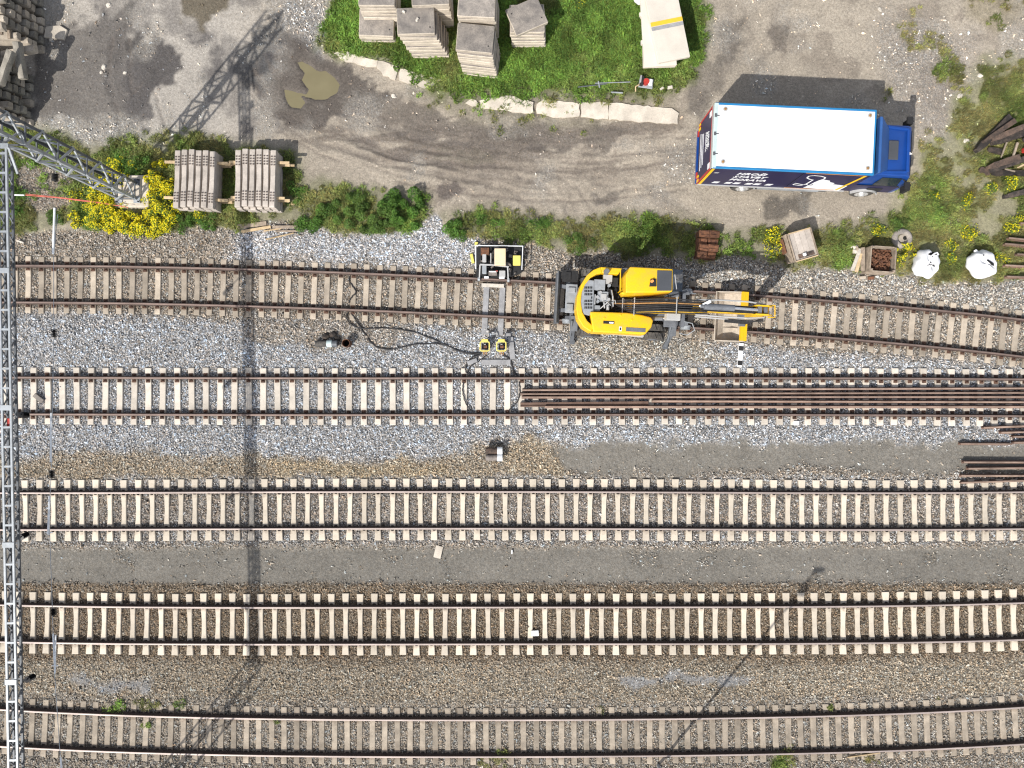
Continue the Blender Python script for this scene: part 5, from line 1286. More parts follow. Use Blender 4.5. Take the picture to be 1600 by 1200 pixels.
    bm = boomseg('boom', [(.05, 1.55), (.45, 1.45), (1.55, 2.25), (2.75, 2.62), (2.78, 2.95), (2.45, 3.02), (1.35, 2.85), (.20, 1.95)], .42, m_exy)
    MB().xz([(.35, 2.06), (1.40, 2.90), (2.35, 3.06), (2.35, 3.09), (1.38, 2.94), (.3, 2.10)], by - .19, by + .19).build('boom_plate', m_black, bm)
    for k in range(8):
        yy = by - .25 + k * .072; MB().tube([(-.35, yy * .7, 1.75), (.15, yy, 2.12 + .02 * (k % 3)), (1.0, yy, 2.76 + .03 * (k % 2)), (1.4, yy, 3.0 + .02 * (k % 3)), (2.2, yy + rng.uniform(-.02, .02), 3.14), (2.9, yy * .9, 3.06)], .026, 6).build('hose', m_hose if k != 5 else m_brass, bm)
    for x, zz in ((-.05, 2.0), (.35, 2.3), (1.75, 3.2)): MB().tube([(x, by - .33, zz - .25), (x, by - .33, zz), (x, by + .33, zz), (x, by + .33, zz - .25)], .022, 6).build('hose_clamp', m_silver, bm)
    MB().xz([(1.45, 2.55), (2.0, 2.65), (2.0, 2.85), (1.5, 2.8)], by - .50, by - .24).build('boom_lug', m_greylt, bm, bevel=.02)
    for s in (-.38, .38): b = MB().cyl((.55, by + s, 1.45), (1.5, by + s, 2.15), .085, n=14); b.build('lift_cylinder', m_exg, root); MB().cyl((1.4, by + s, 2.08), (1.95, by + s, 2.5), .045, n=12).build('piston_rod', m_chrome, root)
    ad = boomseg('jib', [(2.55, 2.62), (3.2, 2.72), (5.0, 2.66), (5.22, 2.78), (5.22, 2.98), (5.0, 3.05), (3.3, 3.04), (2.6, 2.98)], .30, m_exy)
    MB().box((3.7, by, 3.05), (2.0, .26, .02)).build('jib_top', m_black, ad)
    MB().cyl((2.75, by + .03, 3.20), (3.85, by + .02, 3.24), .115, n=18).cyl((2.62, by + .03, 3.19), (2.75, by + .03, 3.2), .07, n=12).build('stick_cylinder', m_exg, ad, smooth=40)
    MB().cyl((3.85, by + .02, 3.24), (4.72, by, 3.20), .055, n=14).build('piston_rod', m_chrome, ad)
    MB().bar((2.62, by + .02, 3.12), (2.95, by + .22, 3.34), .10, .06).build('bracket', m_white_steel, ad)
    for s, z_ in ((-.30, 3.02), (.30, 3.06), (-.36, 2.9)): MB().tube([(2.5, by + s * .9, z_), (3.4, by + s, z_ + .06), (4.4, by + s, z_ + .03), (5.05, by + s * .8, z_ - .02)], .03, 6).build('pipe', m_greylt, ad)
    for k in range(5): MB().tube([(3.6, by - .35 - .03 * k, 2.95), (4.4, by - .42 - .02 * k, 3.0 - .02 * k), (5.0, by - .38 + .02 * k, 3.0), (5.15, by - .30 + .03 * k, 2.5)], .022, 6).build('hose', m_hose, ad)
    for s in (-.16, .16): MB().xz([(4.6, 2.95), (5.25, 2.95), (5.3, 3.1), (5.1, 3.3), (4.65, 3.28)], by + s - .025, by + s + .025).build('head_plate', m_exy, ad, bevel=.01)
    MB().box((4.8, by, 3.12), (.14, .26, .2)).box((5.02, by, 3.14), (.12, .24, .16)).build('head_pin', m_exg, ad)
    MB().tube([(5.15, by + .2, 3.1), (5.4, by + .22, 3.05), (5.42, by - .22, 3.05), (5.15, by - .24, 3.1)], .025, 6).build('guard_loop', m_exy, ad)
    sk = boomseg('stick', [(5.0, 2.9), (5.22, 2.85), (5.26, 1.4), (5.15, .95), (4.95, .95), (4.96, 1.5)], .26, m_exy)
    MB().cyl((5.35, by, 2.6), (5.34, by, 1.7), .07, n=12).build('bucket_cylinder', m_exg, sk); MB().cyl((5.34, by, 1.7), (5.25, by, 1.0), .04, n=12).build('piston_rod', m_chrome, sk)
    MB().box((4.98, by, .95), (.55, .42, .16)).box((4.9, by - .3, .9), (.26, .22, .10)).build('quick_coupler', m_exg, sk, bevel=.02)
    # wide grading bucket, mouth up and to the rear
    y0, y1 = by - .99, by + .97
    prof = [(3.92, .62), (4.05, .36), (4.35, .20), (4.72, .22), (4.95, .42), (5.02, .70), (5.0, .86)]
    inn = [(p[0] * .985 + .07, p[1] + .035) for p in prof]
    bk = MB()
    n = len(prof); vs = []
    for yy in (y0, y1): vs += [(p[0], yy, p[1]) for p in prof]
    for yy in (y0 + .02, y1 - .02): vs += [(p[0], yy, p[1]) for p in inn]
    for i in range(n - 1):
        bk.f.append((i, i + 1, n + i + 1, n + i)); bk.m.append(1 if i >= n - 3 else 0)
        bk.f.append((2 * n + i, 3 * n + i, 3 * n + i + 1, 2 * n + i + 1)); bk.m.append(1 if i == n - 2 else 0)
    bk.f += [(0, n, 3 * n, 2 * n), (n - 1, 3 * n - 1, 4 * n - 1, 2 * n - 1)]; bk.m += [0, 1]
    bk.v = vs
    bk.xz(prof, y0 - .02, y0 + .012, mi=0); bk.xz(prof, y1 - .012, y1 + .02, mi=0)
    for yy in (y0 + .55, y1 - .55): bk.xz([(4.25, .27), (4.75, .28), (4.9, .45), (4.6, .32)], yy - .01, yy + .01, mi=0)
    bk.box((4.99, by, .84), (.27, y1 - y0, .10), mi=1, rot=(0, .2, 0)); bk.box((3.93, by, .62), (.10, y1 - y0, .03), mi=0, rot=(0, .9, 0))
    bk.build('bucket', [m_bucket, m_exy], root)
m_glass2 = mat('cab_glass', (0.10, 0.14, 0.20), 0.08, 0.1, 2, 10, 0.03, 0.0, spec=0.7)
excavator()
# ------------------------------------------------------------------ work gear by the top tracks
m_cream = mat('cream_cover', (0.66, 0.55, 0.32), 0.5, 0.08, 3, 40, 0.04, 0.02, col2=(0.62, 0.52, 0.42))
m_paleyel = mat('pale_yellow_frame', (0.74, 0.64, 0.16), 0.45, 0.06, 3, 40, 0.04, 0.02)
m_mach = mat('machine_block', (0.24, 0.21, 0.19), 0.6, 0.3, 8, 50, 0.2, 0.2)
def power_pack():
    root = empty('power_pack', W(779, 408, .0)); o = root.location
    tag(root, 'trolley power pack with cream cover in an open tube frame beside the top rail', 'machine')
    def q(px, py, z): p = W(px, py, z) - o; return p
    MB().prism([tuple(q(*p, .25).xy) for p in ((744, 430), (744, 386), (815, 386), (815, 426), (795, 434), (748, 434))], .12, .25).build('base_tray', m_black, root)
    zf = .62
    for a, b in (((743.5, 383.5), (743.5, 420)), ((743.5, 383.5), (817, 384.5)), ((817, 384.5), (815.5, 420))):
        MB().tube([q(*a, zf), q(*b, zf)], .020, 7).build('frame_tube', m_white_steel, root)
    for p in ((743.5, 384), (817, 385), (743.5, 420), (815.5, 421)): MB().tube([q(*p, zf), q(*p, .1)], .020, 7).build('frame_post', m_white_steel, root)
    MB().box(q(781.5, 402, .66), (.46, .68, .30)).build('engine_cover', m_cream, root, bevel=.035, seg=2)
    MB().box(q(807.5, 407, .52), (.31, .41, .10)).build('yellow_lid', m_paleyel, root, bevel=.02)
    MB().box(q(758, 393, .42), (.34, .28, .3)).build('engine_block', m_rusty, root, bevel=.02)
    MB().box(q(757, 404, .44), (.16, .34, .25)).box(q(767, 404, .5), (.05, .45, .1)).build('pump', m_greylt, root, bevel=.02)
    MB().bar(q(750, 413.5, .6), q(768, 414, .6), .06, .05).bar(q(750, 413.5, .6), q(749, 434, .5), .05, .05).bar(q(793, 416, .6), q(794, 436, .5), .05, .05).bar(q(768, 414, .6), q(795, 417, .6), .05, .05).build('carry_frame', m_greylt, root)
    MB().box(q(757, 421, .45), (.18, .36, .2)).build('oil_tank', m_galv, root, bevel=.02)
    MB().box(q(770, 427, .46), (.34, .18, .22), mi=0).box(q(770, 424.5, .58), (.30, .06, .04), mi=1).box(q(776, 423.5, .59), (.10, .05, .04), mi=2).build('control_box', [m_mach, m_decal, m_red], root, bevel=.01)
    MB().box(q(785, 428, .44), (.25, .26, .2)).build('battery_box', m_greylt, root, bevel=.02)
    MB().box(q(760, 433.5, .4), (.18, .08, .08)).box(q(784, 434, .4), (.22, .07, .08)).build('coupling', m_decal, root)
    for p in ((748, 436), (794, 437.5)): c = q(*p, .30); MB().cyl(c + Vector((-.04, 0, 0)), c + Vector((.05, 0, 0)), .09, n=14).build('roller', m_galv, root)
    b = MB()
    for k in range(26): c = q(rng.uniform(748, 812), rng.uniform(388, 428), .27); b.box(c, (rng.uniform(.04, .14), rng.uniform(.04, .14), .12), rot=(0, 0, rng.uniform(0, 3)))
    b.build('fittings', m_mach, root)
power_pack()
for k, (px, py) in enumerate(((744.5, 381), (738, 404))):
    o = MB().box((0, 0, .06), (.15, .13, .12) if k == 0 else (.13, .42, .06), taper=.85).build('yellow_wedge', m_paleyel, None, loc=W(px, py, .02), rz=R(0 if k == 0 else 12), bevel=.01)
    tag(o, ['small square yellow block at the upper left corner of the trolley frame', 'slim yellow wedge on the gravel left of the trolley frame'][k], 'block')

def rail_tool(px, py, lab):
    root = empty('rail_tool', W(px, py, .0)); tag(root, lab, 'tool', 'hydraulic tools on the gravel')
    z = .62; c = W(px, py, z) - root.location; c.z = z
    w, h, r_ = .185, .185, .06
    pts = []
    for (sx, sy, a0) in ((1, 1, 0), (-1, 1, 90), (-1, -1, 180), (1, -1, 270)):
        for a in (0, 30, 60, 90): pts.append((c.x + sx * (w - r_) + r_ * math.cos(R(a0 + a)), c.y + sy * (h - r_) + r_ * math.sin(R(a0 + a)), z))
    MB().tube(pts + [pts[0], pts[1]], .027, 8).build('guard_frame', m_paleyel, root, smooth=60)
    MB().box((c.x, c.y + .245, z - .02), (.27, .09, .08)).build('handle_block', m_paleyel, root, bevel=.025, seg=2)
    b = MB().box((c.x, c.y, .30), (.24, .24, .40), mi=0); b.box((c.x + .02, c.y - .02, .52), (.14, .12, .08), mi=1); b.cyl((c.x - .05, c.y - .05, .5), (c.x + .03, c.y + .04, .58), .02, n=8, mi=2); b.box((c.x, c.y + .08, .52), (.09, .05, .05), mi=2)
    b.build('motor', [m_black, m_rusty, m_silver], root, bevel=.012)
    for s in (-.06, 0, .07): MB().tube([(c.x + s, c.y - .2, .5), (c.x + s, c.y - .32, .38)], .018, 6).build('nipple', m_brass, root)
    MB().cyl((c.x, c.y, .0), (c.x, c.y, .2), .07, n=10).build('spindle', m_galv_dk, root)
rail_tool(757.5, 541, 'left one of the two yellow-framed hydraulic tools standing on the gravel')
rail_tool(783.5, 541, 'right one of the two yellow-framed hydraulic tools standing on the gravel')

def smooth_path(pts, n=10):
    P = [np.array(p, float) for p in pts]; P = [2 * P[0] - P[1]] + P + [2 * P[-1] - P[-2]]; out = []
    for i in range(1, len(P) - 2):
        for k in range(n):
            t = k / n; a, b, c, d = P[i - 1], P[i], P[i + 1], P[i + 2]
            out.append(0.5 * ((2 * b) + (c - a) * t + (2 * a - 5 * b + 4 * c - d) * t * t + (3 * b - a - 3 * c + d) * t ** 3))
    out.append(P[-2]); return out
for k, (pts, r_, lab) in enumerate((
    ([(546, 432), (546, 440), (553, 450), (556, 457), (548, 466), (545, 474)], .028, 'black hose twisting between the rails of the top track'),
    ([(545, 486), (541, 495), (549, 507), (567, 513), (610, 513), (650, 520), (690, 536), (720, 549), (748, 552)], .026, 'upper black hose running from the top track to the yellow tools'),
    ([(548, 488), (556, 500), (570, 522), (585, 540), (610, 546), (650, 538), (690, 538), (715, 548), (735, 553), (752, 552)], .028, 'lower sagging black hose running to the yellow tools'),
    ([(751, 554), (737, 559), (729, 570), (728, 580), (735, 587)], .03, 'black hose loop curling left below the yellow tools'),
    ([(760, 555), (748, 564), (736, 572), (730, 582)], .024, 'second black hose curling beside the left loop'),
    ([(786, 554), (796, 562), (801, 575), (802, 587)], .032, 'thick black hose dropping right of the yellow tools'),
    ([(797, 529), (803, 536), (805, 548), (804, 560)], .016, 'thin black hose arching over the grey trough cover'),
    ([(724, 597), (723, 612), (727, 628), (735, 642)], .024, 'black hose bending across the pale sleepers at the left of the loose rails'),
    ([(811, 597), (812, 612), (808, 628), (795, 641)], .022, 'black hose curving over the sleepers at the ends of the loose rails'))):
    zz = lambda p: .09 if 585 < p[1] < 650 else .045
    pp = smooth_path([tuple(W(p[0], p[1], zz(p))) for p in pts], 8)
    pp = [(p[0] + .012 * math.sin(i * 1.7), p[1] + .010 * math.cos(i * 1.1), p[2]) for i, p in enumerate(pp)]
    tag(MB().tube(pp, r_, 7).build('hydraulic_hose', m_hose, smooth=60), lab, 'hose', 'hydraulic hoses')
# replacement timbers under the top track beside the power pack (part of that track)
t1 = [o for o in bpy.data.objects if o.name.startswith('railway_track')][0]
for px in (759.5, 784.5):
    x = (px - 800) / PPM
    s = MB().box((0, -.52, -.06), (.235, 1.98, .13)).build('sleeper', m_trough, t1, loc=(x, ty(0, x), .035), rz=math.atan(tslope(0, x)), bevel=.012); s['label'] = 'smooth grey replacement sleeper, shorter on the upper side'
c = W(770, 446.5); s = MB().box((0, 0, 0), (.92, .15, .03)).build('tie_plate', m_stonewhite, t1, loc=(c.x, c.y, .065), rz=R(-2)); s['label'] = 'pale drilled plate across the two replacement sleepers'
for k, (px, py, sx, sy, rz, lab) in enumerate(((775, 566, 1.2, .22, 0, 'long grey trough cover lying below the yellow tools'), (799.5, 544, .22, .92, 6, 'upright grey trough cover right of the yellow tools'), (738, 565, .42, .17, 20, 'short grey trough cover inside the hose loop'), (794, 523, .22, .16, 5, 'small square grey cover above the upright trough cover'))):
    o = MB().box((0, 0, .02), (sx, sy, .06)).build('trough_cover', m_trough, None, loc=W(px, py, .03), rz=R(rz), bevel=.01); tag(o, lab, 'cover', 'grey trough covers')
# black and white marker board
root = empty('marker_board', W(1156.5, 555, .03), R(-4)); tag(root, 'black and white striped marker board lying on the gravel below the bucket', 'board')
MB().box((0, 0, .03), (.20, 1.0, .03)).build('board', m_white, root, bevel=.004)
MB().box((.0, .28, .047), (.185, .19, .006)).build('black_square', m_black, root); MB().box((0, -.32, .047), (.185, .19, .006)).build('black_square', m_black, root)
# pipes and posts
root = empty('marker_post', W(505, 536, .0)); tag(root, 'dark round post with a pale collar lying on the gravel', 'post')
o = root.location
a, b_, c, d = [W(p, 537, .16) - o for p in (493, 511, 519, 527)]
MB().cyl(a, b_, .135, n=18).build('shaft', m_tyre, root, smooth=40); MB().cyl(b_, c, .145, n=18).build('collar', m_palecyan, root, smooth=40); MB().cyl(c, d, .14, n=18).build('cap', m_galv_dk, root, smooth=40)
for k, (px, py, r_) in enumerate(((510, 526, .17), (521, 523, .16), (528, 529, .12))):
    o2 = MB().ball((0, 0, .05), r_, 8, sc=(1.1, .8, .75)).build('earth_lump', m_char, None, loc=W(px, py, .0), jitter=.03); tag(o2, ['biggest dark clod behind the fallen post', 'middle dark clod behind the fallen post', 'smallest dark clod between fallen post and rusty pipe'][k], 'clod', 'dark clods by the post')
root = empty('steel_pipe', W(544, 537, .0)); tag(root, 'short rusty open pipe standing upright in the gravel', 'pipe')
b = MB(); n = 20
for i in range(n):
    a0, a1 = 2 * math.pi * i / n, 2 * math.pi * (i + 1) / n
    for r0, mi in ((.165, 0), (.145, 1)): b.add([(r0 * math.cos(a0), r0 * math.sin(a0), .0), (r0 * math.cos(a1), r0 * math.sin(a1), .0), (r0 * math.cos(a1), r0 * math.sin(a1), .42), (r0 * math.cos(a0), r0 * math.sin(a0), .42)], [(0, 1, 2, 3)], mi)
    b.add([(.165 * math.cos(a0), .165 * math.sin(a0), .42), (.165 * math.cos(a1), .165 * math.sin(a1), .42), (.145 * math.cos(a1), .145 * math.sin(a1), .42), (.145 * math.cos(a0), .145 * math.sin(a0), .42)], [(0, 1, 2, 3)], 0)
b.build('wall', [m_rusty, m_rusty], root); MB().cyl((0, 0, .0), (0, 0, .06), .144, n=16).build('bottom', m_dark, root)
root = empty('signal_post', W(771, 710, 0)); tag(root, 'short twin post with brown barrels and white caps on the gravel', 'post'); o = root.location
for k, dy in enumerate((-6, 5)):
    a, b_, c = W(759, 710 + dy, .34) - o, W(777, 710 + dy, .34) - o, W(785, 710 + dy, .34) - o
    MB().cyl(a, b_, .135, n=16).build('barrel', m_mach if k else m_char_brown, root, smooth=40); MB().cyl(b_, c, .15, n=16).build('cap', m_white_steel, root, smooth=40)
MB().box((W(772, 710, .1) - o), (.55, .5, .2)).build('footing', m_black, root)
# ------------------------------------------------------------------ pallets, crates, bags by the road
root = empty('rusty_plate_stack', W(1101, 385, 0), R(-4)); tag(root, 'stack of rusty iron base plates on the grass above the excavator arm', 'plate stack')
for i in range(2):
    for j in range(4):
        for k in range(3):
            if k == 2 and (i, j) in ((1, 2), (0, 2), (1, 0)): continue
            MB().box((0, 0, 0), (.40, .26, .15)).box((0, .07, .09), (.34, .035, .04)).box((0, -.07, .09), (.34, .035, .04)).build('plate', m_rusty, root, loc=(-.21 + i * .42 + rng.uniform(-.03, .03), -.44 + j * .285 + rng.uniform(-.02, .02), .13 + k * .17), rz=R(rng.uniform(-4, 4)))
MB().box((0, 0, .03), (.9, 1.2, .05)).build('pallet', m_wood_old, root)
root = empty('covered_crate', W(1240, 388, 0), R(16)); tag(root, 'wooden crate with a tilted board lid and white lump on top', 'crate')
for sx in (-1, 1):
    for k in range(3): MB().box((sx * .46, 0, .14 + k * .24), (.03, 1.15, .2)).build('side_board', m_wood_old, root)
for sy in (-1, 1):
    for k in range(3): MB().box((0, sy * .56, .14 + k * .24), (.86, .03, .2)).build('side_board', m_wood_old, root)
MB().box((0, 0, .5), (.86, 1.06, .08), taper=.97).build('fill', m_rusty, root)
for k in range(4): MB().box((.03 + (-.345 + k * .23), -.03, .80), (.222, 1.12, .03)).build('lid_board', m_stack_new, root, bevel=.004)
for s in (-1, 1): MB().box((.03 + s * .47, -.03, .84), (.04, 1.16, .08)).build('lid_rim', m_wood_old, root); MB().box((.03, -.03 + s * .575, .84), (.90, .04, .08)).build('lid_rim', m_wood, root)
MB().box((.06, -.44, .84), (.62, .16, .05)).build('shard', m_char_brown, root, jitter=.02); MB().ball((-.02, -.42, .88), .085, 8, sc=(1, .9, .8)).build('white_lump', m_white, root, jitter=.01)
for s in (-1, 1): MB().box((s * .56, .15, .35), (.05, .6, .3)).build('prop_board', m_rusty, root)
root = empty('scrap_crate', W(1365, 410, 0), R(-4)); tag(root, 'open wooden crate filled with rusty iron scrap, boards leaning on its left', 'crate')
for sx in (-1, 1):
    for k in range(3): MB().box((sx * .50, 0, .15 + k * .25), (.045, 1.0, .22)).build('side_board', m_wood_old, root)
for sy in (-1, 1):
    for k in range(3): MB().box((0, sy * .50, .15 + k * .25), (.955, .045, .22)).build('side_board', m_wood_old, root)
for sx in (-1, 1):
    for sy in (-1, 1): MB().box((sx * .45, sy * .45, .42), (.07, .07, .80)).build('corner_post', m_wood_old, root)
b = MB()
for k in range(150): b.box((rng.uniform(-.40, .40), rng.uniform(-.40, .40), .42 + rng.uniform(0, .16)), (rng.uniform(.05, .13), rng.uniform(.03, .07), rng.uniform(.02, .05)), rot=(rng.uniform(-.6, .6), rng.uniform(-.6, .6), rng.uniform(0, 3.1)))
s = b.build('scrap_iron', m_rusty, root); s['kind'] = 'stuff'
MB().box((0, 0, .2), (.9, .9, .4)).build('fill', m_rusty, root)
for k, (x, y, w, rz, m) in enumerate(((-.64, .02, .16, 4, m_wood_old), (-.76, -.05, .13, -10, m_wood), (-.86, .0, .14, -16, m_stonewhite), (-.70, .1, .08, 18, m_wood_old))):
    MB().box((0, 0, 0), (w, .95, .03), rot=(0, -.75, 0)).build('leaning_board', m, root, loc=(x, y, .40 - .05 * k), rz=R(rz))
for k, (px, py) in enumerate(((1347, 434), (1360, 435))):
    o = MB().box((0, 0, .04), (.24, .13, .1)).build('brick', m_stack_pale_lit if k == 0 else m_rusty, None, loc=W(px, py, .03), rz=R(8), bevel=.01, jitter=.006); tag(o, ['pale brick in front of the scrap crate', 'reddish brick in front of the scrap crate'][k], 'brick')
for k, (px, py, s) in enumerate(((1334, 386, .17), (1336, 393, .2))):
    o = MB().ball((0, 0, .05), s, 8, sc=(1.1, .6, .5)).build('pale_stone', m_stonewhite, None, loc=W(px, py, .03), jitter=.02); tag(o, ['upper pale stone left of the scrap crate', 'lower pale stone left of the scrap crate'][k], 'stone')
# old tyre
root = empty('discarded_tyre', W(1406, 374, 0)); tag(root, 'worn grey tyre lying flat in the weeds by the scrap crate', 'tyre')
b = MB(); n, m_ = 28, 10; vs = []; fs = []
for i in range(n):
    a = 2 * math.pi * i / n
    for j in range(m_):
        t = 2 * math.pi * j / m_; r_ = .30 + .12 * math.cos(t); vs.append((r_ * math.cos(a), r_ * math.sin(a), .15 + .12 * math.sin(t) * 1.1))
for i in range(n):
    for j in range(m_): fs.append((i * m_ + j, ((i + 1) % n) * m_ + j, ((i + 1) % n) * m_ + (j + 1) % m_, i * m_ + (j + 1) % m_))
b.add(vs, fs).build('tyre', m_slab, root, smooth=60); MB().cyl((.03, 0, .06), (.03, 0, .16), .19, .17, n=20).build('wheel_disc', m_stack_pale_lit, root); MB().cyl((.12, .02, .14), (.12, .02, .175), .08, n=12).build('hub_hole', m_dark, root)
# white bulk bags
def bulk_bag(px, py, lab, seed, shape, rz):
    root = empty('bulk_bag', W(px, py, 0), R(rz)); tag(root, lab, 'bag', 'white bulk bags')
    r = np.random.default_rng(seed); n, m_ = 40, 18; vs, fs = [], []
    for j in range(m_ + 1):
        f = j / m_; ph = f * math.pi * .93 + .02
        for i in range(n):
            a = 2 * math.pi * i / n
            sq = 1.0 / max(abs(math.cos(a)) ** 2.6 + abs(math.sin(a)) ** 2.6, 1e-3) ** (1 / 2.6)
            rad = math.sin(min(ph, math.pi)) ** .55 * sq
            cr = .05 * math.sin(a * 9 + seed + 5 * f) * (1 - f * .3) + .045 * math.sin(a * 4 - f * 7 + seed)
            x = shape[0] * (rad + cr) * math.cos(a); y = shape[1] * (rad + cr) * math.sin(a) - .06 * math.cos(ph)
            z = .42 + .40 * math.cos(ph) + .02 * math.sin(a * 5 + f * 11)
            if f < .25: z -= .10 * (1 - f / .25) * (1 + .6 * math.sin(a * 3 + seed))
            vs.append((x, y, max(z, .0)))
    for j in range(m_):
        for i in range(n): fs.append((j * n + i, (j + 1) * n + i, (j + 1) * n + (i + 1) % n, j * n + (i + 1) % n))
    fs += [tuple(range(n)), tuple(range((m_ + 1) * n - 1, m_ * n - 1, -1))]
    MB().add(vs, fs).build('sack', m_bag, root, smooth=75)
    return root
b1 = bulk_bag(1437, 415, 'crumpled white bulk bag with dark torn top, left of the two bags', 3, (.47, .56), -14)
MB().tube([(-.1, .2, .86), (0, .35, .9), (.1, .42, .86), (.2, .35, .82)], .03, 6).build('strap', m_bag, b1)
for (x, y, s) in ((-.05, .33, .1), (.10, .36, .12), (.02, .25, .06), (.02, .0, .03), (.16, -.08, .05), (.05, .4, .08)):
    MB().ball((x, y, .745 - .1 * y), s, 8, sc=(1, .6, .35)).build('torn_opening', m_dark, b1, jitter=.02)
MB().tube([(-.1, -.15, .76), (.05, -.08, .79), (.15, -.14, .77), (.25, -.12, .73)], .012, 5).build('cord', m_hose, b1)
b2 = bulk_bag(1523, 416, 'smooth white bulk bag with one dark slit, right of the two bags', 8, (.50, .56), 18)
MB().add([(-.02, .12, .80), (.05, .14, .80), (.24, -.10, .79), (.22, -.20, .775), (.12, -.13, .795), (.05, .0, .81)], [(0, 1, 2, 3, 4, 5)]).build('slit', m_dark, b2); MB().ball((.0, .34, .72), .035, 8, sc=(1, 1, .6)).build('tie_hole', m_dark, b2)
MB().cyl((-.05, .52, .45), (-.07, .64, .42), .08, .06, n=10).build('spout', m_bag, b2)
# scorched timbers by the right edge
for k, (a, b_, w, h, z, m) in enumerate((((1525, 236), (1578, 183), .30, .22, .30, m_char), ((1536, 222), (1585, 189), .20, .2, .45, m_char_brown), ((1549, 219), (1625, 187), .22, .2, .35, m_char_brown), ((1549, 224), (1630, 199), .30, .2, .18, m_char), ((1543, 233), (1567, 238), .22, .12, .12, m_char), ((1564, 246), (1573, 222), .06, .05, .3, m_wood_old), ((1582, 247), (1590, 223), .09, .06, .3, m_wood_old), ((1543, 262), (1592, 246), .26, .2, .3, m_char_brown), ((1545, 268), (1625, 240), .24, .2, .2, m_char), ((1530, 264), (1546, 271), .22, .16, .14, m_char_brown), ((1548, 271), (1605, 271), .22, .18, .12, m_char), ((1568, 308), (1640, 290), .22, .2, .14, m_char), ((1600, 215), (1625, 245), .2, .18, .4, m_char), ((1570, 264), (1586, 268), .05, .04, .36, m_wood_old), ((1590, 262), (1620, 248), .07, .05, .4, m_wood))):
    p, q = W(*a, z), W(*b_, z + rng.uniform(-.08, .1)); d = q - p
    b = MB(); L_ = d.length; nseg = 5; vs = []; fs = []
    for i in range(nseg + 1):
        x = -L_ / 2 + L_ * i / nseg; ww = w * rng.uniform(.8, 1.05) * (.55 if i == 0 else 1); hh = h * rng.uniform(.85, 1.05)
        vs += [(x, -ww / 2, -hh / 2), (x, ww / 2, -hh / 2), (x, ww / 2, hh / 2), (x, -ww / 2, hh / 2)]
    for i in range(nseg):
        for j in range(4): fs.append((i * 4 + j, i * 4 + (j + 1) % 4, i * 4 + 4 + (j + 1) % 4, i * 4 + 4 + j))
    fs += [(3, 2, 1, 0), (nseg * 4, nseg * 4 + 1, nseg * 4 + 2, nseg * 4 + 3)]
    o = b.add(vs, fs).build('scorched_timber', m); o.location = (p + q) / 2; o.rotation_euler = (0, -math.atan2(d.z, math.hypot(d.x, d.y)), math.atan2(d.y, d.x))
    tag(o, ['thick black timber slanting up at the top of the heap', 'brown scorched timber lying against the top black one', 'long scorched timber running off the right edge, upper', 'broad black timber under the long scorched one', 'short flat black board in the middle of the heap', 'thin grey stick left in the heap middle', 'thin grey stick right in the heap middle', 'brown timber in the lower half of the heap', 'long black timber crossing the lower half of the heap', 'stubby brown timber end at the lower left of the heap', 'black timber at the bottom of the heap', 'lone black timber below the heap at the edge', 'black timber cut off by the right edge, heap middle', 'short pale splinter in the lower heap', 'pale lath at the right edge of the heap'][k], 'timber', 'scorched timber heap')
o = MB().box((0, 0, .1), (.14, .2, .2)).build('red_canister', m_red, None, loc=W(1598, 236, .1), bevel=.03); tag(o, 'small red canister in the timber heap at the right edge', 'canister')
# red-engined machine near the panels
root = empty('rail_drill', W(1008, 133, 0), R(-8)); tag(root, 'small grey machine with red engine on the grass below the pale panels', 'machine')
MB().box((0, 0, .18), (.58, .40, .06)).build('base_plate', m_galv, root, bevel=.01); MB().cyl((-.02, .0, .2), (-.02, 0, .38), .12, n=16).build('engine', m_red, root, smooth=40); MB().box((-.2, .02, .3), (.14, .36, .2)).build('gearbox', m_black, root, bevel=.02); MB().box((-.26, .05, .36), (.06, .3, .1)).build('pump', m_silver, root); MB().box((.17, .02, .28), (.16, .26, .12)).build('fuel_tank', m_decal, root, bevel=.03); MB().tube([(-.25, -.1, .25), (-.4, -.2, .2), (-.36, -.36, .1)], .03, 6).build('handle', m_wood, root)
for k, (a, b_, r_) in enumerate((((903, 136), (948, 131), .022), ((930, 130), (985, 128), .018), ((955, 144), (973, 145), .03), ((935, 127), (937, 137), .03))):
    o = MB().tube([W(*a, .22), W(*b_, .2)], r_, 6).build('steel_bar', m_galv if k else m_galv_dk); tag(o, ['longest dark bar lying in the grass left of the red machine', 'slim bar pointing at the red machine in the grass', 'short pale bar on the grass below the slim bar', 'short upright cross bar in the grass among the bars'][k], 'bar', 'bars in the grass')
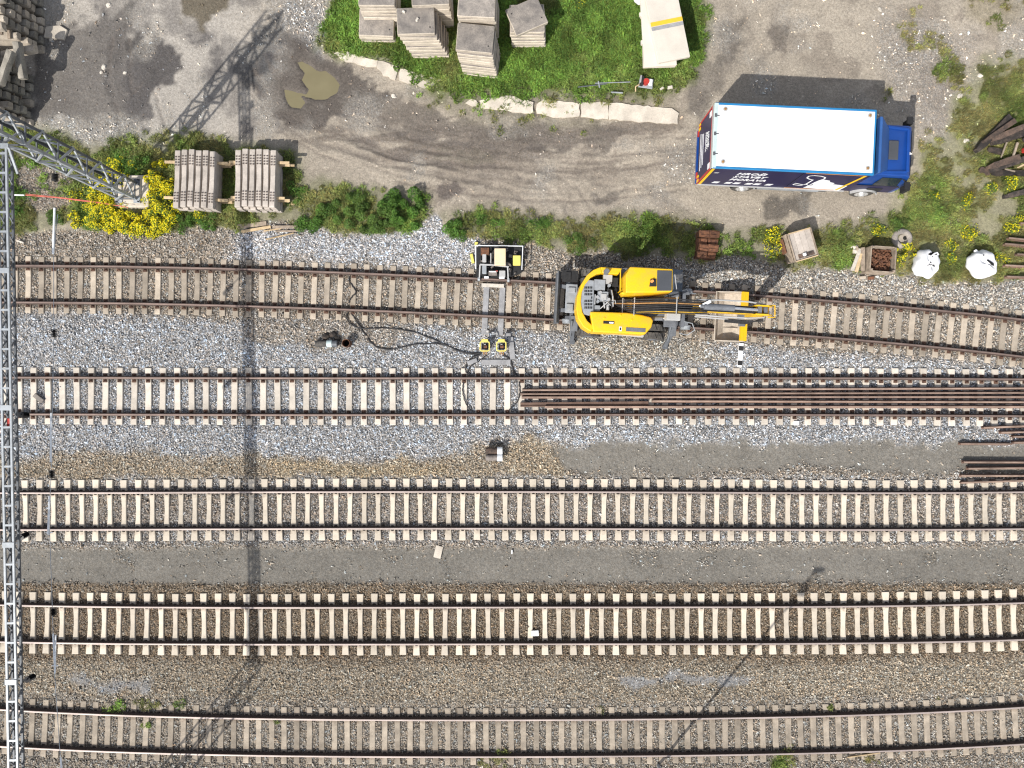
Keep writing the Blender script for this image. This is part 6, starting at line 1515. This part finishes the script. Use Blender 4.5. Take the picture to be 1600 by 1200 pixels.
# small things left on the tracks
for px, py, sx, sy, rz, m, nm, lab, cat, z in ((685, 862, .30, .50, -14, m_conc, 'broken_slab', 'pale broken slab lying on the grey walkway between tracks', 'slab', .0), (836, 989, .30, .22, 4, m_white, 'white_board', 'small white board between the sleepers of the dark ballast track', 'board', .05), (61, 622, .46, .18, -38, m_slab, 'broken_block', 'brown broken block on the pale sleepers near the left edge', 'block', .06), (800, 862, .05, .16, 0, m_white, 'white_chip', 'tiny white chip standing on the walkway near the middle', 'chip', .0), (1349, 1179, 1.35, .05, 8, m_wood, 'lath', 'long pale lath lying by the grass tuft at the bottom track', 'lath', .04), (1244, 661, .22, .18, 0, m_white, 'white_block', 'small white block on a sleeper end below the loose rails', 'block', .05), (165, 372, .3, .1, -25, m_stonewhite, 'pale_stake', 'pale stake end on the gravel left of the mast weeds', 'stake', .03) if False else (33, 378, .3, .07, -20, m_stonewhite, 'pale_lath', 'short pale lath on the gravel by the left edge', 'lath', .03)):
    o = MB().box((0, 0, .03), (sx, sy, .06)).build(nm, m, None, loc=W(px, py, z), rz=R(rz), bevel=.008, jitter=.006); tag(o, lab, cat)
PS = ((162, 105, .13, 'larger pale stone on the dark mud upper left'), (195, 114, .09, 'pale stone right of the larger one on the dark mud'), (158, 113, .07, 'small pale stone below the larger one on the mud'), (80, 61, .12, 'pale stone in the shade of the left-edge stacks'), (1435, 322, .17, 'round stone below the truck front by the grass'), (1420, 372, .12, 'stone right of the old tyre'), (1500, 150, .12, 'pale stone above the timber heap near the weeds'), (1532, 118, .13, 'pale stone farthest up in the right-hand weeds'), (1510, 220, .15, 'pale stone left of the timber heap'), (1092, 82, .12, 'pale stone right of the long panel stack'), (1375, 15, .1, 'lone pale stone near the top edge above the truck'), (615, 150, .12, 'pale stone on the road below the kerb slabs'), (170, 8, .12, 'pale stone near the top edge upper left'))
for k, (px, py, s, lab) in enumerate(PS):
    o = MB().ball((0, 0, .0), s, 8, sc=(1.1, .75, .5)).build('pale_stone', m_stonewhite, None, loc=W(px, py, .02), rz=rng.uniform(0, 3), jitter=s * .15); tag(o, lab, 'stone', 'pale stones about the yard')
o = MB().prism([(-.45, -.2), (.35, -.3), (.5, .1), (.2, .32), (-.4, .25)], -.1, .09).build('concrete_lump', m_conc, None, loc=W(88, 52, .02), bevel=.02, jitter=.02); tag(o, 'flat concrete lump beside the upper left-edge sleeper stack', 'lump')

# ------------------------------------------------------------------ shrubs and flowering weeds
def plant_mat(name, transl=0.3, rough=0.6):
    m = bpy.data.materials.new(name); m.use_nodes = True
    N = m.node_tree.nodes; L = m.node_tree.links; b = N['Principled BSDF']; b.inputs['Roughness'].default_value = rough; b.inputs['Specular IOR Level'].default_value = .3
    s = N.new('ShaderNodeAttribute'); s.attribute_name = 'shade'; L.new(s.outputs['Color'], b.inputs['Base Color'])
    tr = N.new('ShaderNodeBsdfTranslucent'); L.new(s.outputs['Color'], tr.inputs[0]); mx = N.new('ShaderNodeMixShader'); mx.inputs[0].default_value = transl
    L.new(b.outputs[0], mx.inputs[1]); L.new(tr.outputs[0], mx.inputs[2]); L.new(mx.outputs[0], N['Material Output'].inputs[0]); return m
m_leaf = plant_mat('leaf'); m_petal = plant_mat('petal', .25)
def foliage(r, rad, hgt, n, leaf, col, var=.35, top=False, dense=16):
    """leaves spread over many small mounds of different height; top=True keeps only the uppermost layer"""
    vs, fs, sh = [], [], []
    area = rad[0] * rad[1]; nl = int(max(9, min(60, area * dense)))
    lob = []
    for _ in range(nl):
        a = r.uniform(0, 6.283); d = math.sqrt(r.random()) * (.88 if dense < 20 else 1.0)
        lob.append((rad[0] * d * math.cos(a), rad[1] * d * math.sin(a), r.uniform(.14, .30) * (1 if area > .5 else .75), hgt * r.uniform(.45, 1.05) * (1 - .45 * d * d), r.uniform(.75, 1.3)))
    for k in range(n):
        lx, ly, ls, lh, tone = lob[r.integers(0, nl)]
        a = r.uniform(0, 6.283); d = math.sqrt(r.random()) * (1.15 if r.random() < .2 else 1.0)
        x = lx + d * ls * math.cos(a); y = ly + d * ls * math.sin(a)
        z = lh * (1 - .6 * d * d) * (r.uniform(.92, 1.08) if top else r.uniform(.2, 1.0) ** .55)
        L_ = leaf * r.uniform(.55, 1.4); w = L_ * (r.uniform(.6, .95) if top else r.uniform(.35, .6))
        ro = np.array(Euler((r.normal(0, .45), r.normal(0, .45), r.uniform(0, 6.283))).to_matrix()); c = np.array([x, y, max(z, .02)])
        o = len(vs); vs += [ro @ np.array(q) + c for q in ((-L_, 0, -.15 * L_), (0, -w, 0), (L_, 0, -.2 * L_), (0, w, 0))]
        s = r.uniform(1 - var, 1 + var) * (tone if not top else 1); t = r.uniform(-.12, .12); fs.append((o, o + 1, o + 2, o + 3)); sh.append((col[0] * s * (1 + t), col[1] * s, col[2] * s * (1 - t)))
    return vs, fs, sh
def plant(name, px, py, rx, ry, hgt, lab, cat, grp, seed, nl, nf=0, leafcol=(.12, .20, .04), leaf=.045, petal=.022):
    c = W(px, py); root = empty(name, (c.x, c.y, gz(c.x, c.y))); tag(root, lab, cat, grp)
    r = np.random.default_rng(seed); rad = (rx / PPM * 1.05, ry / PPM * 1.05)
    vs, fs, sh = foliage(r, rad, hgt, int(nl * 1.5), leaf * .8, leafcol, dense=60 if nf else 16); link('foliage', shaded_mesh('foliage', vs, fs, sh, m_leaf), root)
    b = MB()
    for k in range(9): a = r.uniform(0, 6.28); d = r.uniform(.1, .7); b.tube([(d * .3 * rad[0] * math.cos(a), d * .3 * rad[1] * math.sin(a), -.03), (d * rad[0] * math.cos(a), d * rad[1] * math.sin(a), hgt * .75)], .008, 4)
    b.build('stem', m_stem, root)
    if nf:
        vs, fs, sh = foliage(np.random.default_rng(seed), rad, hgt * 1.08, int(nf * (1.7 if grp == G1 else 1.1)), petal, (.80, .69, .018), .15, True, 60); link('blossom', shaded_mesh('blossom', vs, fs, sh, m_petal), root)
m_stem = mat('green_stem', (.09, .12, .035), .8, .2, 6, 40, .1, 0)
G1 = 'yellow flowering weeds at the mast foot'; G2 = 'yellow flowering weeds in the verge'
FL = [(170, 300, 30, 22, .7, 900, 'yellow flowering clump left of the mast foundation', G1), (168, 335, 34, 26, .75, 1500, 'dense yellow flowering clump below left of the mast foundation', G1), (200, 352, 32, 18, .65, 1300, 'yellow flowering clump just below the mast foundation', G1), (258, 325, 26, 34, .75, 1500, 'tall yellow clump between mast foundation and left sleeper stack', G1), (252, 280, 20, 24, .7, 900, 'yellow flowering clump right of the mast foundation top', G1), (185, 268, 28, 18, .6, 420, 'thin yellow flowering clump above the mast foundation', G1), (240, 355, 26, 16, .6, 700, 'low yellow clump at the gravel edge below the mast', G1), (128, 345, 12, 12, .5, 200, 'small yellow clump left of the big flowering patch', G1), (120, 305, 14, 10, .45, 90, 'sparse yellow clump beside the red tape', G1),
      (313, 336, 11, 9, .45, 150, 'small yellow tuft under the left sleeper stack', G2), (1208, 384, 12, 24, .6, 320, 'yellow tuft left of the covered crate', G2), (1205, 370, 8, 12, .5, 150, 'upper yellow tuft left of the covered crate', G2), (1408, 396, 20, 15, .5, 420, 'yellow patch between scrap crate and crumpled bag', G2), (1370, 362, 10, 7, .35, 100, 'faint yellow tuft above the scrap crate', G2), (1456, 306, 6, 5, .35, 60, 'tiny yellow tuft right of the truck front', G2), (1509, 312, 6, 14, .4, 120, 'narrow yellow tuft below the timber heap', G2), (1576, 284, 8, 10, .45, 200, 'bright yellow tuft at the bottom of the timber heap', G2), (1512, 365, 13, 10, .4, 240, 'yellow tuft in the dry weeds above the smooth bag', G2), (1483, 382, 8, 6, .35, 90, 'small yellow tuft above the gap between the bags', G2), (1578, 358, 8, 7, .4, 150, 'yellow tuft by the brown rail ends', G2), (1594, 345, 12, 6, .4, 130, 'yellow tuft at the right edge above the rail ends', G2), (1482, 405, 7, 6, .3, 60, 'lowest yellow tuft between the two bags', G2), (1545, 295, 8, 6, .35, 70, 'yellow tuft left of the lone black timber', G2), (903, 8, 9, 7, .4, 50, 'single yellow dandelion plant on the lawn by the slab piles', G2), (1560, 405, 14, 7, .3, 140, 'pale yellow tuft among the brown rail ends', G2)]
for k, (px, py, rx, ry, h, nf, lab, g) in enumerate(FL):
    plant('flowering_weed', px, py, rx, ry, h, lab, 'flower', g, 3000 + k, max(200, int(nf * 1.1)), nf)
SH = [(560, 335, 62, 30, .75, 4200, 'long dark green shrub thicket above the grey gravel', .045), (632, 330, 40, 32, .85, 3200, 'round leafy shrub at the right end of the thicket', .05), (500, 345, 40, 20, .5, 1900, 'low shrub at the left end of the thicket', .04), (610, 352, 34, 16, .5, 1500, 'low shrub in front of the round leafy shrub', .04), (717, 361, 20, 15, .55, 1100, 'small round bush left of the power pack', .045), (760, 346, 28, 12, .35, 800, 'flat bush above the power pack', .035), (905, 380, 22, 14, .4, 800, 'small bush left of the excavator on the verge', .04), (850, 352, 32, 10, .3, 700, 'low weedy bush along the road edge right of the power pack', .035), (30, 320, 18, 28, .5, 900, 'weedy bush under the overhead beam', .04), (90, 340, 16, 16, .4, 600, 'small weedy bush beside the pale tube left of the flowers', .04), (330, 345, 36, 14, .4, 900, 'low green weeds under the left sleeper stack', .035), (455, 300, 26, 20, .4, 700, 'weeds beside the right sleeper stack', .035), (1405, 352, 20, 12, .4, 700, 'dark green tuft above the tyre', .035), (205, 258, 36, 20, .45, 1100, 'green weeds above the mast foundation', .04), (285, 350, 24, 14, .45, 700, 'green weeds right of the flowering patch', .04)]
for k, (px, py, rx, ry, h, nl, lab, lf) in enumerate(SH):
    plant('leafy_shrub', px, py, rx, ry, h, lab, 'shrub', 'green shrubs along the verge', 4000 + k, nl, 0, (.095, .195, .032) if k % 3 else (.10, .17, .035), lf)
